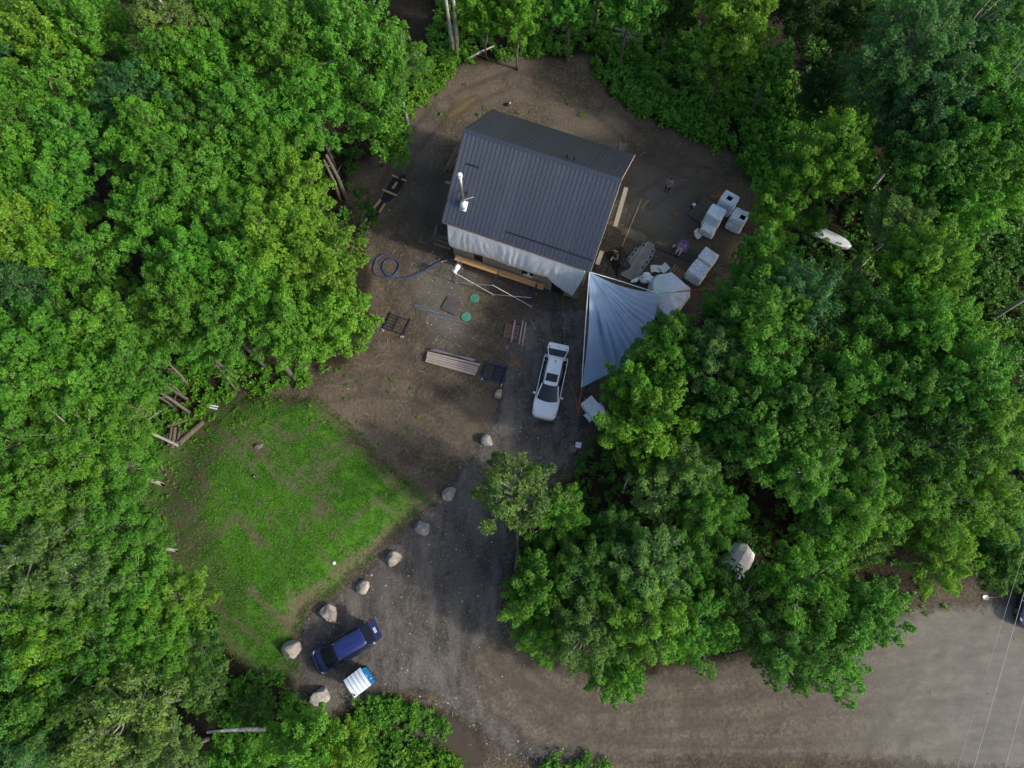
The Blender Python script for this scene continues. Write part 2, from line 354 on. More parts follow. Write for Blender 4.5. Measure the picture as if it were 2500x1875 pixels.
# lawn on the raised bed
m, n, b = newmat('thin_lawn')
f2 = noise(n, 5, 5, .7); f3 = noise(n, 30, 3, .7)
gcol = ramp(n, f2, [(.3, (.034,.115,.010)), (.55, (.060,.180,.014)), (.75, (.100,.235,.022))])
dcol = ramp(n, f2, [(.3, (.075,.058,.042)), (.7, (.155,.122,.09))])
cv = math_(n, 'ADD', attr(n, 'cover'), math_(n, 'MULTIPLY', math_(n, 'SUBTRACT', f3, .5), .9), True)
n.links.new(mixc(n, cv, dcol, gcol), b.inputs['Base Color']); b.inputs['Roughness'].default_value = .9; b.inputs['Specular IOR Level'].default_value = .1
bump(n, b, math_(n, 'ADD', f2, f3), .8, .08); fade(m, n, b, .4, .9)
ca, sa = math.cos(R_(38)), math.sin(R_(38))
LPATHS = [pts([(640,1050),(720,1180),(830,1360)]), pts([(560,1120),(650,1290),(740,1440)]), pts([(770,1010),(850,1110),(960,1230)]), pts([(500,1180),(560,1330),(640,1520)])]
def cover(x, y):
    u = x*ca+y*sa; v = -x*sa+y*ca
    k = .62*fbm(u*.30+4, v*1.25, 4) + .38*fbm(x*.55, y*.55+7, 3)
    k2 = fbm((x*math.cos(-.85)-y*math.sin(-.85))*1.5, (x*math.sin(-.85)+y*math.cos(-.85))*.25+30, 3)
    c = sm((k-.34)/.14)*.66 + .34
    c = c*(1-.75*sm((k2-.60)/.10))
    c = c*(1-.6*tracks(x, y, LPATHS, .65, .26))
    e = sdist(x, y, LAWN); b_ = sdist(x, y, BED)
    low = sm((1.2-b_)/2.6)*sm((at(600, 1300).x+2.5-x)/5)      # bare, thin lower left flank
    return np.clip(c*(.35+.65*sm((e-.2)/1.2))*(1-.5*low), 0, 1)
def lawn_h(x, y):
    rut = .035*(fbm((x*ca+y*sa)*.35, (-x*sa+y*ca)*2.2, 3)-.5)
    return ground_h(x, y) + .12*sm(sdist(x, y, LAWN)/1.5) + mound_h(x, y)*sm((sdist(x, y, LAWN)+.1)/1.0) + rut*2
sheet('lawn', LAWN, m, .03, .22, .7, lawn_h, dict(cover=cover))

def stain(u, v, ru, rv, col, rz=0.0, name='soil_patch', lift=.04):
    c0 = at(u, v); p = [(c0.x+ru*math.cos(a)*math.cos(rz)-rv*math.sin(a)*math.sin(rz), c0.y+ru*math.cos(a)*math.sin(rz)+rv*math.sin(a)*math.cos(rz)) for a in np.linspace(0, 2*math.pi, 14)[:-1]]
    m, n, b = newmat(name); f = noise(n, 6, 5, .7)
    n.links.new(ramp(n, f, [(.3, tuple(k*.75 for k in col)), (.7, col)]), b.inputs['Base Color']); b.inputs['Roughness'].default_value = .95
    fade(m, n, b, .5, .5, 3, .12); sheet(name, p, m, lift, .15, .4)
stain(1090, 1800, 3.2, 1.6, (.06,.048,.036), -.5, 'soil_bank', .05); stain(1262, 888, .75, .6, (.26,.135,.06)); stain(1648, 522, .6, .55, (.27,.14,.045)); stain(1752, 478, 1.0, .6, (.26,.12,.04), .2)
stain(1612, 594, 1.0, .6, (.19,.155,.10), -.2); stain(1550, 575, 1.6, 1.0, (.125,.108,.085), -.3)
stain(1130, 262, 2.2, .8, (.15,.11,.055), .7); stain(1720, 410, .9, .35, (.09,.075,.03), -.2)
stain(2212, 1568, 1.0, .42, (.33,.27,.20), .1, 'sand_patch', .05); stain(1330, 1035, 1.1, .5, (.05,.047,.046), .1); stain(735, 905, 1.4, .8, (.12,.09,.07), .5)

# pebbles on the bare ground: low-poly stones, joined, nobody could count them
def pebbles(name, n_, poly, rmin, rmax, cols, hf, lift, dens=None):
    P = np.array(poly); x0, y0 = P.min(0); x1, y1 = P.max(0); xs = rng.uniform(x0, x1, n_*3); ys = rng.uniform(y0, y1, n_*3)
    d = sdist(xs, ys, poly); ok = d > -.3
    if dens is not None: ok &= rng.random(len(xs)) < dens(xs, ys)
    ok &= (sdist(xs, ys, LAWN) < -.2)
    xs, ys = xs[ok][:n_], ys[ok][:n_]; k = len(xs); r = rmin*(rmax/rmin)**(rng.random(k)**2.2); z = hf(xs, ys)+lift
    base = np.array([(1,0,0),(.3,.95,0),(-.8,.6,0),(-.8,-.6,0),(.3,-.95,0),(0.1,.05,.7)]); a = rng.uniform(0, 6.28, k); e = rng.uniform(.6, 1.1, k)
    V = np.zeros((k, 6, 3)); bx = base[:, 0][None]*(1+.3*rng.standard_normal((k, 6))); by = base[:, 1][None]*e[:, None]
    V[..., 0] = xs[:, None]+r[:, None]*(bx*np.cos(a)[:, None]-by*np.sin(a)[:, None]); V[..., 1] = ys[:, None]+r[:, None]*(bx*np.sin(a)[:, None]+by*np.cos(a)[:, None]); V[..., 2] = z[:, None]+r[:, None]*base[:, 2][None]*.8
    f = np.array([(0,1,5),(1,2,5),(2,3,5),(3,4,5),(4,0,5)]); F = (np.arange(k)[:, None, None]*6+f[None]).reshape(-1, 3)
    m, nn, b = newmat(name); t = attr(nn, 'tint'); nn.links.new(ramp(nn, t, cols), b.inputs['Base Color']); b.inputs['Roughness'].default_value = .85
    tag(link(name, npmesh(name, V.reshape(-1, 3), F, m, dict(tint=np.repeat(rng.random(k), 6)))), kind='stuff')
GREYS = [(0, (.075,.072,.07)), (.6, (.145,.138,.128)), (.92, (.24,.23,.215)), (1, (.50,.48,.45))]
BRWN = [(0, (.075,.062,.05)), (.65, (.14,.118,.097)), (.93, (.25,.225,.195)), (1, (.50,.47,.43))]
pebbles('driveway_gravel', 5200, DRIVE, .018, .075, GREYS, ground_h, .012)
pebbles('yard_pebbles', 3800, CLEAR, .018, .07, BRWN, ground_h, 0, lambda x, y: .35+.65*np.interp(np.hypot(x-at(1075,705).x, y-at(1075,705).y), [0, 6], [1, 0]))
pebbles('stony_patch', 1300, pts([(1000,640),(1090,610),(1130,690),(1100,850),(1060,830),(1040,720)]), .02, .075, GREYS, ground_h, 0)
pebbles('roadside_gravel', 900, pts([(1000,1690),(1180,1760),(1350,1850),(1500,1990),(1150,1990),(1110,1830),(1070,1740)]), .02, .09, GREYS, ground_h, 0)
pebbles('rubble_heap', 420, pts([(2440,835),(2520,830),(2530,880),(2450,875)]), .10, .28, [(0, (.12,.12,.13)), (1, (.42,.42,.45))], ground_h, .1)

# grass on the lawn: small tufts of blades
def tufts(name, x, y, z, size, tintv, mat, blades=3):
    k = len(x); V = np.zeros((k, blades, 3, 3)); a = rng.uniform(0, 6.28, (k, blades)); L = size[:, None]*rng.uniform(.6, 1.2, (k, blades)); wd = L*.30
    cx = x[:, None]+rng.normal(0, .03, (k, blades)); cy = y[:, None]+rng.normal(0, .03, (k, blades))
    V[..., 0, 0] = cx-np.sin(a)*wd; V[..., 0, 1] = cy+np.cos(a)*wd; V[..., 1, 0] = cx+np.sin(a)*wd; V[..., 1, 1] = cy-np.cos(a)*wd
    V[..., 2, 0] = cx+np.cos(a)*L*.8; V[..., 2, 1] = cy+np.sin(a)*L*.8
    V[..., 0, 2] = V[..., 1, 2] = z[:, None]; V[..., 2, 2] = z[:, None]+L*.75
    F = np.arange(k*blades*3).reshape(-1, 3)
    o = link(name, npmesh(name, V.reshape(-1, 3), F, mat, dict(tint=np.repeat(tintv, blades*3)))); return tag(o, kind='stuff')
P = np.array(LAWN); N = 150000
xs = rng.uniform(P[:, 0].min(), P[:, 0].max(), N); ys = rng.uniform(P[:, 1].min(), P[:, 1].max(), N); d = sdist(xs, ys, LAWN)
ok = (d > -.25); xs, ys = xs[ok], ys[ok]; cv = cover(xs, ys); ok = rng.random(len(xs)) < cv*.85*sm((fbm(xs*2.3, ys*2.3, 3)-.30)/.22); xs, ys, cv = xs[ok], ys[ok], cv[ok]
g = tufts('grass', xs, ys, lawn_h(xs, ys)+.02, rng.uniform(.05, .11, len(xs)), np.clip(.5+.28*(fbm(xs*.4, ys*.4)-.5)*4+rng.normal(0, .12, len(xs)), 0, .95), M_LEAF)
g.color = (.072, .215, .014, 1)

# fallen twigs scattered over the bare ground
P = np.array(CLEAR); k = 520; xs = rng.uniform(P[:, 0].min(), P[:, 0].max(), k*2); ys = rng.uniform(P[:, 1].min(), P[:, 1].max(), k*2)
ok = (sdist(xs, ys, CLEAR) > 0) & (sdist(xs, ys, LAWN) < -.3) & ((sdist(xs, ys, ROAD) < -.5) | (rng.random(len(xs)) < .15)); mb = MB()
for x, y in list(zip(xs[ok], ys[ok]))[:k]:
    a = rnd.uniform(0, 6.28); L = rnd.uniform(.12, .55); z = float(ground_h(np.array([x]), np.array([y]))[0])+.03
    mb.beam((x, y, z), (x+L*math.cos(a), y+L*math.sin(a), z+.02), rnd.uniform(.012, .03), .015)
tag(mb.build('fallen_twigs', M_PALE), kind='stuff')
# ------------------------------------------------------------------ trees
def unit(a): return a/np.maximum(np.linalg.norm(a, axis=-1, keepdims=True), 1e-6)
def leafgeo(pos, axis, k, L, droop=(.0, .6), wide=.62, tint=None):
    """k leaves round every shoot axis -> vertices, faces, tint"""
    n_ = len(pos); ref = unit(rng.standard_normal((n_, 3))); e1 = unit(np.cross(axis, ref)); e2 = np.cross(axis, e1)
    a = (np.arange(k)[None]*(2*math.pi/k*1.0) + rng.uniform(0, .9, (n_, k)))
    rad = e1[:, None]*np.cos(a)[..., None] + e2[:, None]*np.sin(a)[..., None]
    up = rng.uniform(*droop, (n_, k, 1)); t = unit(rad + axis[:, None]*up + .25*rng.standard_normal((n_, k, 3)))
    nrm = unit(axis[:, None]*1.0 - t*.2 + .45*rng.standard_normal((n_, k, 3))); s = unit(np.cross(t, nrm)); nrm = np.cross(s, t)
    l = (L*rng.uniform(.65, 1.2, (n_, k)))[..., None]
    b = pos[:, None] + axis[:, None]*rng.uniform(-.12, .10, (n_, k, 1))*(L/.2)
    V = np.stack([b+t*l*.05, b+t*l*.5+s*l*wide*.5+nrm*l*.10, b+t*l*1.05-nrm*l*.08, b+t*l*.5-s*l*wide*.5+nrm*l*.10], 2)
    F = (np.arange(n_*k)[:, None, None]*4+np.array([(0, 1, 2), (0, 2, 3)])[None]).reshape(-1, 3)
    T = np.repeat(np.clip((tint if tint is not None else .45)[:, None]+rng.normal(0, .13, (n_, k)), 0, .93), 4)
    return V.reshape(-1, 3), F, T
SPEC = {  # R, half height, lobes, lobe radius (h, v), shoots per lobe, leaves per shoot, leaf length, fill
 'M': (3.0, 3.3, 54, (.55, 1.05), 88, 8, .138, 900), 'N': (2.1, 3.0, 32, (.48, .95), 78, 8, .136, 500),
 'P': (1.6, 3.4, 24, (.40, 1.0), 74, 8, .135, 350), 'W': (3.0, 2.6, 60, (.50, .80), 92, 7, .112, 700),
 'A': (2.6, 2.2, 26, (.62, .7), 64, 7, .145, 150), 'S': (1.1, 1.0, 9, (.48, .5), 26, 7, .2, 120), 'T': (.55, .6, 4, (.3, .35), 16, 6, .16, 20)}
def crown_proto(kind):
    R, hh, nl, (rh, rv), ns, kl, L, fill = SPEC[kind]
    k = np.arange(nl)+.5; zz = 1-1.45*k/nl; th = k*2.39996+rng.uniform(0, 6.28)
    rr = np.sqrt(np.maximum(0, 1-zz**2)); D = np.column_stack([rr*np.cos(th), rr*np.sin(th), zz]) + rng.normal(0, .12, (nl, 3))
    taper = np.where(D[:, 2:] > 0, 1-.22*D[:, 2:], 1)          # narrower towards the top
    Cn = D*np.array([R-rh*.75, R-rh*.75, hh-rv*.7])*rng.uniform(.62, 1.14, (nl, 1)); Cn[:, :2] *= taper
    lob = rng.uniform(.7, 1.25, nl)
    idx = np.repeat(np.arange(nl), (ns*lob**1.5).astype(int)); out_ = unit(Cn*np.array([1, 1, .6]))[idx]
    A = unit(D*np.array([1, 1, .5])+np.array([0, 0, .62])+rng.normal(0, .22, (nl, 3)))[idx]      # every spray rises outwards and tapers to its tip
    s = rng.random(len(idx))**.85; e1 = unit(np.cross(A, rng.standard_normal((len(idx), 3)))+.45*np.array([0, 0, 1.0])); e1 = unit(e1-A*(e1*A).sum(1, keepdims=True))
    rad = rh*(1-s**2.0)**.75*(.55+.45*np.minimum(1, s*3))+.05
    pos = Cn[idx] + A*((s*1.75-.75)*rv*lob[idx])[:, None] + e1*(rad*lob[idx]*rng.uniform(.45, 1.08, len(idx)))[:, None]
    d = unit(e1+A*s[:, None])
    ax = unit(e1*.6+A*.45+np.array([0, 0, .55])+.3*rng.standard_normal(d.shape))
    lt = .16+.46*rng.random(nl); tint = lt[idx] + .32*s*rng.random(len(idx)) + .08*rng.standard_normal(len(idx))  # crown light and dark put into spray tints, tips lightened as highlights
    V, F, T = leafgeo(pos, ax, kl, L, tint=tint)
    if kind in 'MN':   # a few reddish growing tips
        nt_ = 26; ti = rng.integers(0, len(pos), nt_); V2, F2, T2 = leafgeo(pos[ti]+ax[ti]*.12, ax[ti], 4, L*.7, tint=np.ones(nt_)); T2[:] = 1
        F = np.vstack([F, F2+len(V)]); V = np.vstack([V, V2]); T = np.concatenate([T, T2])
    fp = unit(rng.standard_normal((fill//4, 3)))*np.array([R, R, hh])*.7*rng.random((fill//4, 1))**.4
    V2, F2, T2 = leafgeo(fp, unit(rng.standard_normal(fp.shape)+np.array([0, 0, .8])), 4, L*1.5, tint=np.full(len(fp), .2))  # inner leaves tinted darker, the crown's inner shade put into their colour
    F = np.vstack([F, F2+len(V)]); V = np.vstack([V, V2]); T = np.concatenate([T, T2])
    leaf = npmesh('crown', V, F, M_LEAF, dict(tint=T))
    mb = MB(); r0 = .045*R+.03
    stem = [(0, 0, -hh*1.05), (.08*R*rnd.uniform(-1, 1), .08*R*rnd.uniform(-1, 1), -hh*.4), (.1*R*rnd.uniform(-1, 1), .1*R*rnd.uniform(-1, 1), hh*.15), (0, 0, hh*.7)]
    mb.tube(stem, [r0, r0*.8, r0*.5, .015], 6)
    for i in range(nl):
        c = Vector(Cn[i]); zb = max(-hh*.95, min(hh*.3, c.z*.6-hh*.35)); b0 = Vector((0, 0, zb)); mid = b0.lerp(c, .5)+Vector((0, 0, -.12*R*rnd.random())); rr_ = r0*rnd.uniform(.28, .5)
        mb.tube([b0, mid, c, c+(c-mid)*.35+Vector((0, 0, .1))], [rr_, rr_*.7, rr_*.4, .008], 4, cap=False)
        for j in range(3):
            dv = Vector(unit(rng.standard_normal(3)+np.array([0, 0, .5])))*rh*.95
            mb.tube([c.lerp(mid, .3*j), c+dv*.6, c+dv*1.15], [rr_*.32, rr_*.2, .005], 3, cap=False)
    return leaf, {b: mb.mesh('branches', b) for b in (M_BARK, M_PALE)}
PROTO = {k: [crown_proto(k) for _ in range(nv)] for k, nv in (('M', 4), ('N', 3), ('P', 2), ('W', 3), ('A', 2), ('S', 3), ('T', 2))}
def trunk_mesh(mat):
    mb = MB(); bx, by = rnd.uniform(-.9, .9), rnd.uniform(-.9, .9)
    mb.tube([(0, 0, -.02), (0, 0, .06), (bx*.5, by*.5, .4), (bx, by, .7), (0, 0, 1)], [1.5, 1.1, .95, .85, .75], 8); return mb.mesh('trunk', mat, True)
TRUNKS = {m_: [trunk_mesh(m_) for _ in range(3)] for m_ in (M_BARK, M_PALE, M_BIRCH)}
TINT = dict(v=(.132, .228, .050), k=(.040, .110, .018), g=(.090, .270, .026), y=(.142, .315, .026), b=(.058, .185, .052), d=(.068, .195, .024), w=(.122, .250, .056), o=(.114, .292, .026))  # k: deep shade of the understory put into the leaf tint
_OLD = dict(g=(.084, .222, .020), y=(.140, .275, .020), b=(.062, .185, .052), d=(.048, .132, .017), w=(.105, .195, .046), o=(.115, .245, .020))
GRP = 'trees of the woods around the yard'
def tree(u, v, zm, R, kind, tint, label, name='tree', bark=None, group=GRP, base=None):
    R0, hh0 = SPEC[kind][:2]; s = R/R0; hh = hh0*s*rnd.uniform(.92, 1.1)
    p = at(u, v, zm); z0 = float(ground_h(np.array([p.x]), np.array([p.y]))[0])
    if base: b = at(*base); ox, oy = p.x-b.x, p.y-b.y
    else: b = Vector((p.x, p.y, 0)); ox = oy = 0
    t = thing(name, label, 'shrub' if kind in 'ST' else 'tree', (b.x, b.y, z0), 0, group)
    leaf, br = rnd.choice(PROTO[kind]); a = rnd.uniform(0, 6.28); bark = bark or (M_PALE if kind in 'WA' else M_BARK)
    cz = max(zm-z0, hh*.9); sc_ = (s*rnd.uniform(.95, 1.05), s*rnd.uniform(.95, 1.05), hh/hh0)
    cr = link('crown', leaf, t, (ox, oy, cz), (rnd.uniform(-.06, .06), rnd.uniform(-.06, .06), a), sc_)
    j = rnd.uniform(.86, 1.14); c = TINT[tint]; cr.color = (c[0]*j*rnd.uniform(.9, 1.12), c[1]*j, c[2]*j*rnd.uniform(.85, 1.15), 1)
    link('branches', br[M_PALE if bark is M_BIRCH else bark], t, (ox, oy, cz), cr.rotation_euler, sc_)
    top = cz-hh*.98; rad = (.045*R0+.03)*s
    if top > .15:
        tr = link('trunk', rnd.choice(TRUNKS[bark]), t, (0, 0, 0), None, (rad, rad, top+.1))
        if base: tr.rotation_euler = Vector((ox, oy, top)).to_track_quat('Z', 'Y').to_euler(); tr.scale.z = Vector((ox, oy, top)).length+.1
    return t
# u, v (mid crown in the photograph), height of mid crown, crown radius, kind, tint, label
TREES = [
 # --- woods left of the yard
 (10,20,10,2.6,'M','g','leafy green treetop cut by the very top left corner of the photo'),
 (122,22,8.5,2.4,'N','d','dark low treetop at the upper edge just right of the top left corner'),
 (232,95,10,3.0,'M','g','wide green maple standing between the top left corner and the grey bare limbs'),
 (310,12,7,2.0,'N','d','shaded tree under the top edge beside the grey bare limbs'),
 (418,45,12,2.7,'A','v','thin pale tree with bare grey limbs at the top edge'),
 (440,170,10,3.1,'M','g','rounded green maple below the thin tree of bare grey limbs'),
 (560,60,10,2.9,'M','g','green maple at the top edge just right of the bare grey limbs'),
 (20,120,10.5,2.5,'N','b','bluish green tree on the left edge below the top left corner'),
 (115,140,10,2.4,'P','y','narrow yellow green maple beside the bluish tree near the top left corner'),
 (155,245,10,2.5,'N','g','mid green maple below the narrow yellow green one near the top left corner'),
 (25,265,10.5,2.6,'M','g','green maple on the left edge a little above the first quarter of its height'),
 (70,345,10,2.7,'M','g','maple with rusty shoot tips two crowns in from the left edge, upper quarter'),
 (190,350,10,2.5,'M','g','tall maple left of the long dark gap in the upper left woods'),
 (25,440,10.5,2.6,'N','g','green tree on the left edge above the yellow green strip of foliage'),
 (140,485,9.5,2.5,'M','g','broad maple left of the lower end of the long dark gap'),
 (345,240,10,2.2,'N','b','cool green maple at the upper end of the long dark gap'),
 (378,345,10,2.6,'M','g','green maple right of the long dark gap in the upper left woods'),
 (430,430,9.5,2.7,'M','g','maple below right of the long dark gap, among equal green crowns'),
 (372,545,9,2.2,'N','g','small maple at the lower end of the long dark gap'),
 (530,190,9.5,2.6,'M','g','maple with pale limbs showing through, between two bigger rounded crowns'),
 (500,330,9,2.6,'M','d','deeper green maple in the middle of the upper left woods'),
 (495,480,8.5,2.5,'N','g','upright maple above left of the big bright crown by the blue hose'),
 (600,290,9,2.7,'M','g','maple below left of the huge rounded crown at the top'),
 (700,110,10,3.4,'M','g','huge rounded maple crown at the top, left half of the pair near the white birch'),
 (845,110,9.5,3.7,'M','g','huge rounded maple crown nearest the white birch at the top'),
 (965,165,7.5,2.6,'W','g','fine leaved tree on the clearing edge left of the white birch trunks'),
 (760,265,8,2.8,'M','g','maple overhanging the pair of grey trunks left of the house'),
 (895,275,6.5,2.4,'N','g','maple reaching over the dark shadow left of the house'),
 (955,352,4.5,1.7,'S','g','low leafy bough reaching right towards the leaning sticks'),
 (660,395,8.5,2.6,'M','g','maple above the big bright crown, left of the two grey trunks'),
 (560,415,8.5,2.3,'N','g','maple between the dark hollow and the big bright crown'),
 (735,480,7.5,2.2,'N','y','light green maple below the pair of grey trunks left of the house'),
 (590,555,8.5,2.5,'M','g','maple touching the upper left of the big bright crown by the blue hose'),
 (690,600,8,3.1,'M','y','big bright maple, upper half of the sunlit crowns facing the blue hose'),
 (783,640,7,2.9,'M','y','brightest yellow green maple, overhanging the end of the blue hose'),
 (822,790,5.5,2.4,'N','y','bright low maple just left of the dark scaffold frame lying on the dirt'),
 (720,800,6.5,2.7,'M','o','bright maple above the bare soil at the upper corner of the lawn'),
 (610,690,8,2.6,'M','o','light maple left of the sunlit crowns facing the blue hose'),
 (560,810,7.5,2.5,'M','g','maple with a long pale trunk ending above the upper corner of the lawn'),
 (75,580,10,2.2,'P','y','yellow green strip of foliage slanting from the left edge'),
 (130,640,9.5,1.8,'P','y','lower end of the yellow green strip near the left edge'),
 (35,695,10,2.6,'M','b','bluish maple on the left edge under the yellow green strip'),
 (222,645,9,2.1,'N','g','maple beside the round dark hollow in the left woods'),
 (465,645,9,2.4,'M','g','maple right of the round dark hollow in the left woods'),
 (445,755,8.5,2.4,'M','g','maple with leaning grey stem, below right of the round dark hollow'),
 (265,790,8.5,2.6,'M','o','maple with rusty tips below the round dark hollow'),
 (120,830,9,2.7,'M','g','light maple near the left edge at half the height of the photo'),
 (20,830,9.5,2.2,'N','g','maple cut by the left edge at half the height of the photo'),
 (330,895,7.5,2.3,'M','g','maple above the grey trunks that lean over the log heap'),
 (215,935,8,2.6,'M','g','maple three crowns left of the log heap'),
 (75,950,9,2.7,'M','g','wide maple near the left edge level with the top of the lawn'),
 (490,850,6.5,1.6,'N','g','small maple between the leaning grey trunks and the lawn corner'),
 (312,1030,7,2.0,'W','o','loose yellowish tree just left of the log heap'),
 (195,1060,8,2.7,'W','g','loose leaved tree level with the log heap, halfway to the left edge'),
 (60,1085,8.5,2.6,'W','g','loose leaved tree near the left edge level with the log heap'),
 (290,1145,6,2.4,'W','g','loose tree left of the grey stump beside the lawn'),
 (130,1185,8,2.7,'W','o','speckled yellowish tree two crowns from the left edge beside the lawn level'),
 (15,1215,9,2.5,'W','g','tree on the left edge two thirds of the way down'),
 (255,1275,6.5,2.5,'W','g','green tree left of the bare flank of the lawn'),
 (345,1330,5,2.0,'W','g','low tree leaning on the left flank of the lawn'),
 (85,1340,8,2.9,'W','w','tree with glossy pale glints near the left edge, lower third'),
 (195,1420,7,2.6,'W','w','greyish glinting tree below left of the lawn, second from the edge'),
 (320,1440,5.5,2.4,'W','g','green tree beside the lower left flank of the lawn'),
 (440,1460,4.5,2.0,'W','y','yellow leaved tree touching the lower left flank of the lawn'),
 (30,1490,8,2.4,'W','g','tree on the left edge above the yellow green patch'),
 (130,1540,7.5,2.4,'W','o','light green tree above right of the yellow green patch at the lower left'),
 (70,1610,7.5,2.5,'W','y','yellow green tree near the left edge, lower left'),
 (240,1590,6.5,2.5,'W','g','mid green tree above the pale limbed willow at the bottom left'),
 (375,1570,5,2.2,'W','g','tree two crowns below the left flank of the lawn'),
 (480,1600,3.6,1.7,'W','d','dark low tree beside the bottom tip of the lawn'),
 (20,1730,8,2.3,'N','d','dark tree on the left edge near the bottom'),
 (140,1720,6.5,2.2,'N','d','dark tree left of the pale limbed willow at the bottom'),
 (60,1835,7.5,2.2,'W','b','bluish glinting tree in the bottom left corner'),
 (310,1740,7.5,3.1,'A','v','airy willow with white limbs at the bottom left'),
 (400,1850,6.0,2.3,'W','w','greyish willow at the bottom edge beside the fallen white trunk'),
 (220,1850,6.5,2.1,'A','v','airy grey tree on the bottom edge under the white limbed willow'),
 (505,1680,3.4,1.6,'A','w','small grey leaved tree above the fallen white trunk'),
 (625,1725,2.6,1.3,'W','d','dark leafy tree right of the fallen white trunk'),
 (570,1870,3.4,1.6,'N','g','green tree on the bottom edge below the fallen white trunk'),
 (745,1815,5.0,1.9,'N','o','bright upright maple at the bottom edge below the blue toilet cabin'),
 (850,1835,4.2,1.6,'N','y','bright yellow green maple at the bottom edge right of the upright one'),
 # --- top edge behind the clearing
 (1180,30,5.0,2.0,'N','o','light green young tree right of the white birch trunks'),
 (1262,45,5.5,1.9,'N','y','yellow green young tree at the top edge behind the clearing'),
 (1395,25,5.5,1.8,'N','g','young tree between two straight grey trunks at the top edge'),
 (1540,20,6.5,2.2,'N','g','green tree at the top edge above the grey brush heap'),
 (1640,30,5.5,2.2,'N','k','dark tree at the top edge right of the grey brush heap'),
 # --- woods right of the yard
 (1795,60,7,3.0,'N','y','yellow green maple with drooping tiers at the top, right of the centre'),
 (1765,160,5,2.1,'N','o','lower tiers of bright leaves under the yellow green maple at the top'),
 (1885,165,6.0,1.8,'S','g','single fan of leaves spreading right, below the yellow green maple at the top'),
 (1955,25,7,2.4,'N','k','dark maple at the top edge right of the yellow green maple'),
 (2065,60,5,2.6,'N','k','very dark tree at the edge of the black gap at the top right'),
 (2020,235,4,2.5,'N','k','deeply shaded tree left of the big bluish crown'),
 (2145,185,9.5,2.5,'W','b','bluish tree on the left side of the big grey green crown at the top right'),
 (2235,120,12,3.3,'W','b','big grey green crown near the top right corner'),
 (2355,80,11,3.2,'W','b','second big grey green crown nearer the top right corner'),
 (2470,60,11,2.6,'W','g','tree cut by the top right corner'),
 (2300,255,10,3.0,'W','b','grey green tree with bare stems showing below the big top right crown'),
 (2430,215,11,3.0,'W','g','tree on the right edge under the top right corner'),
 (2175,300,8,2.4,'W','b','dusky tree between the bright maple and the big top right crown'),
 (2028,385,7.5,2.9,'M','y','bright yellow green maple standing alone against dark woods, upper right'),
 (2270,405,9,2.8,'M','d','dark maple right of the lone bright maple'),
 (2395,375,9.5,2.8,'M','g','green maple near the right edge, upper quarter'),
 (2485,330,10,2.3,'N','d','dark tree cut by the right edge, upper quarter'),
 (2205,545,7,2.6,'W','w','greyish tree right of the long white boat'),
 (2330,510,7.5,2.4,'N','g','maple right of the greyish tree near the long white boat'),
 (2435,470,7,2.5,'N','o','light green tree near the right edge above the power pole'),
 (1900,510,4.2,2.1,'N','o','light maple at the clearing edge behind the three wrapped pallets'),
 (1864,650,4.6,2.5,'M','g','green maple overhanging the wrapped pallets of blocks from the right'),
 (1930,430,4,1.6,'S','d','dark bush at the clearing edge above the three wrapped pallets'),
 (1785,775,5.5,2.2,'M','g','maple at the edge of the white tarp covered heap'),
 (1865,775,8,2.7,'M','g','tall maple two crowns right of the tarp covered heap'),
 (1945,735,8,2.5,'M','b','bluish maple below the long white boat, left of centre'),
 (2050,720,6.0,2.3,'W','w','greyish bush like tree directly below the red mower'),
 (2120,800,7,2.7,'W','g','fine leaved tree between the two yellow crowned maples on the right'),
 (2245,655,8,2.8,'M','y','yellow green maple left of the power pole'),
 (2322,835,7,2.7,'M','y','yellow green maple just below the power pole'),
 (2250,800,8,2.7,'M','g','green maple between the two yellow crowned maples on the right'),
 (2340,930,8,3.0,'M','g','broad maple below the yellow crowned one under the power pole'),
 (2225,960,7.5,2.6,'M','d','dark maple in the hollow right of the bright edged one'),
 (2080,935,7,2.5,'N','g','bright edged maple in the middle of the right woods'),
 (1640,866,5.5,2.7,'M','g','maple hanging over the silver tarp'),
 (1548,948,5,2.1,'N','g','light maple hanging over the lower tip of the silver tarp'),
 (1585,1045,5,2.6,'N','y','yellow green maple right of the white trailer'),
 (1750,880,6.5,2.5,'W','w','fine grey green tree right of the maple over the silver tarp'),
 (1850,905,7,2.5,'M','g','maple with drooping sprays right of the fine grey green tree'),
 (1945,970,7,2.4,'M','d','dark maple in the middle of the right woods'),
 (1760,1010,5.5,2.4,'N','d','shaded tree right of the yellow green maple by the trailer'),
 (1850,1075,6,2.4,'N','d','dark leafy tree above the white shelter in the woods'),
 (1690,1140,5,2.3,'W','w','greyish fine tree below the yellow green maple by the trailer'),
 (1605,1210,4,2.0,'A','w','small tree with pale twigs right of the leaning white post'),
 (1975,1150,6.5,2.7,'W','o','light fine leaved tree above right of the white shelter'),
 (2095,1220,6,2.6,'W','o','light tree with a bright right side, right of the white shelter'),
 (2120,1100,6.5,2.3,'W','g','green tree between the light fine tree and the dark willow mass'),
 (2110,1330,3.8,1.9,'A','w','half bare tree with silvery twigs above the road shoulder'),
 (2010,1290,4.5,1.9,'A','g','open tree with dark bare twigs right of the white shelter'),
 (1735,1255,4.5,2.3,'W','g','green tree above left of the white shelter'),
 (1690,1375,4,1.8,'W','g','fine leaved tree just left of the white shelter'),
 (2290,1085,7,2.9,'W','d','dark willow at the right, above the olive one'),
 (2420,1040,8,2.8,'W','o','light willow near the right edge below the rubble'),
 (2280,1225,6,2.9,'W','y','olive willow mass above the road shoulder at the right'),
 (2395,1215,6,2.5,'W','y','yellowish willow nearest the parked dark blue car'),
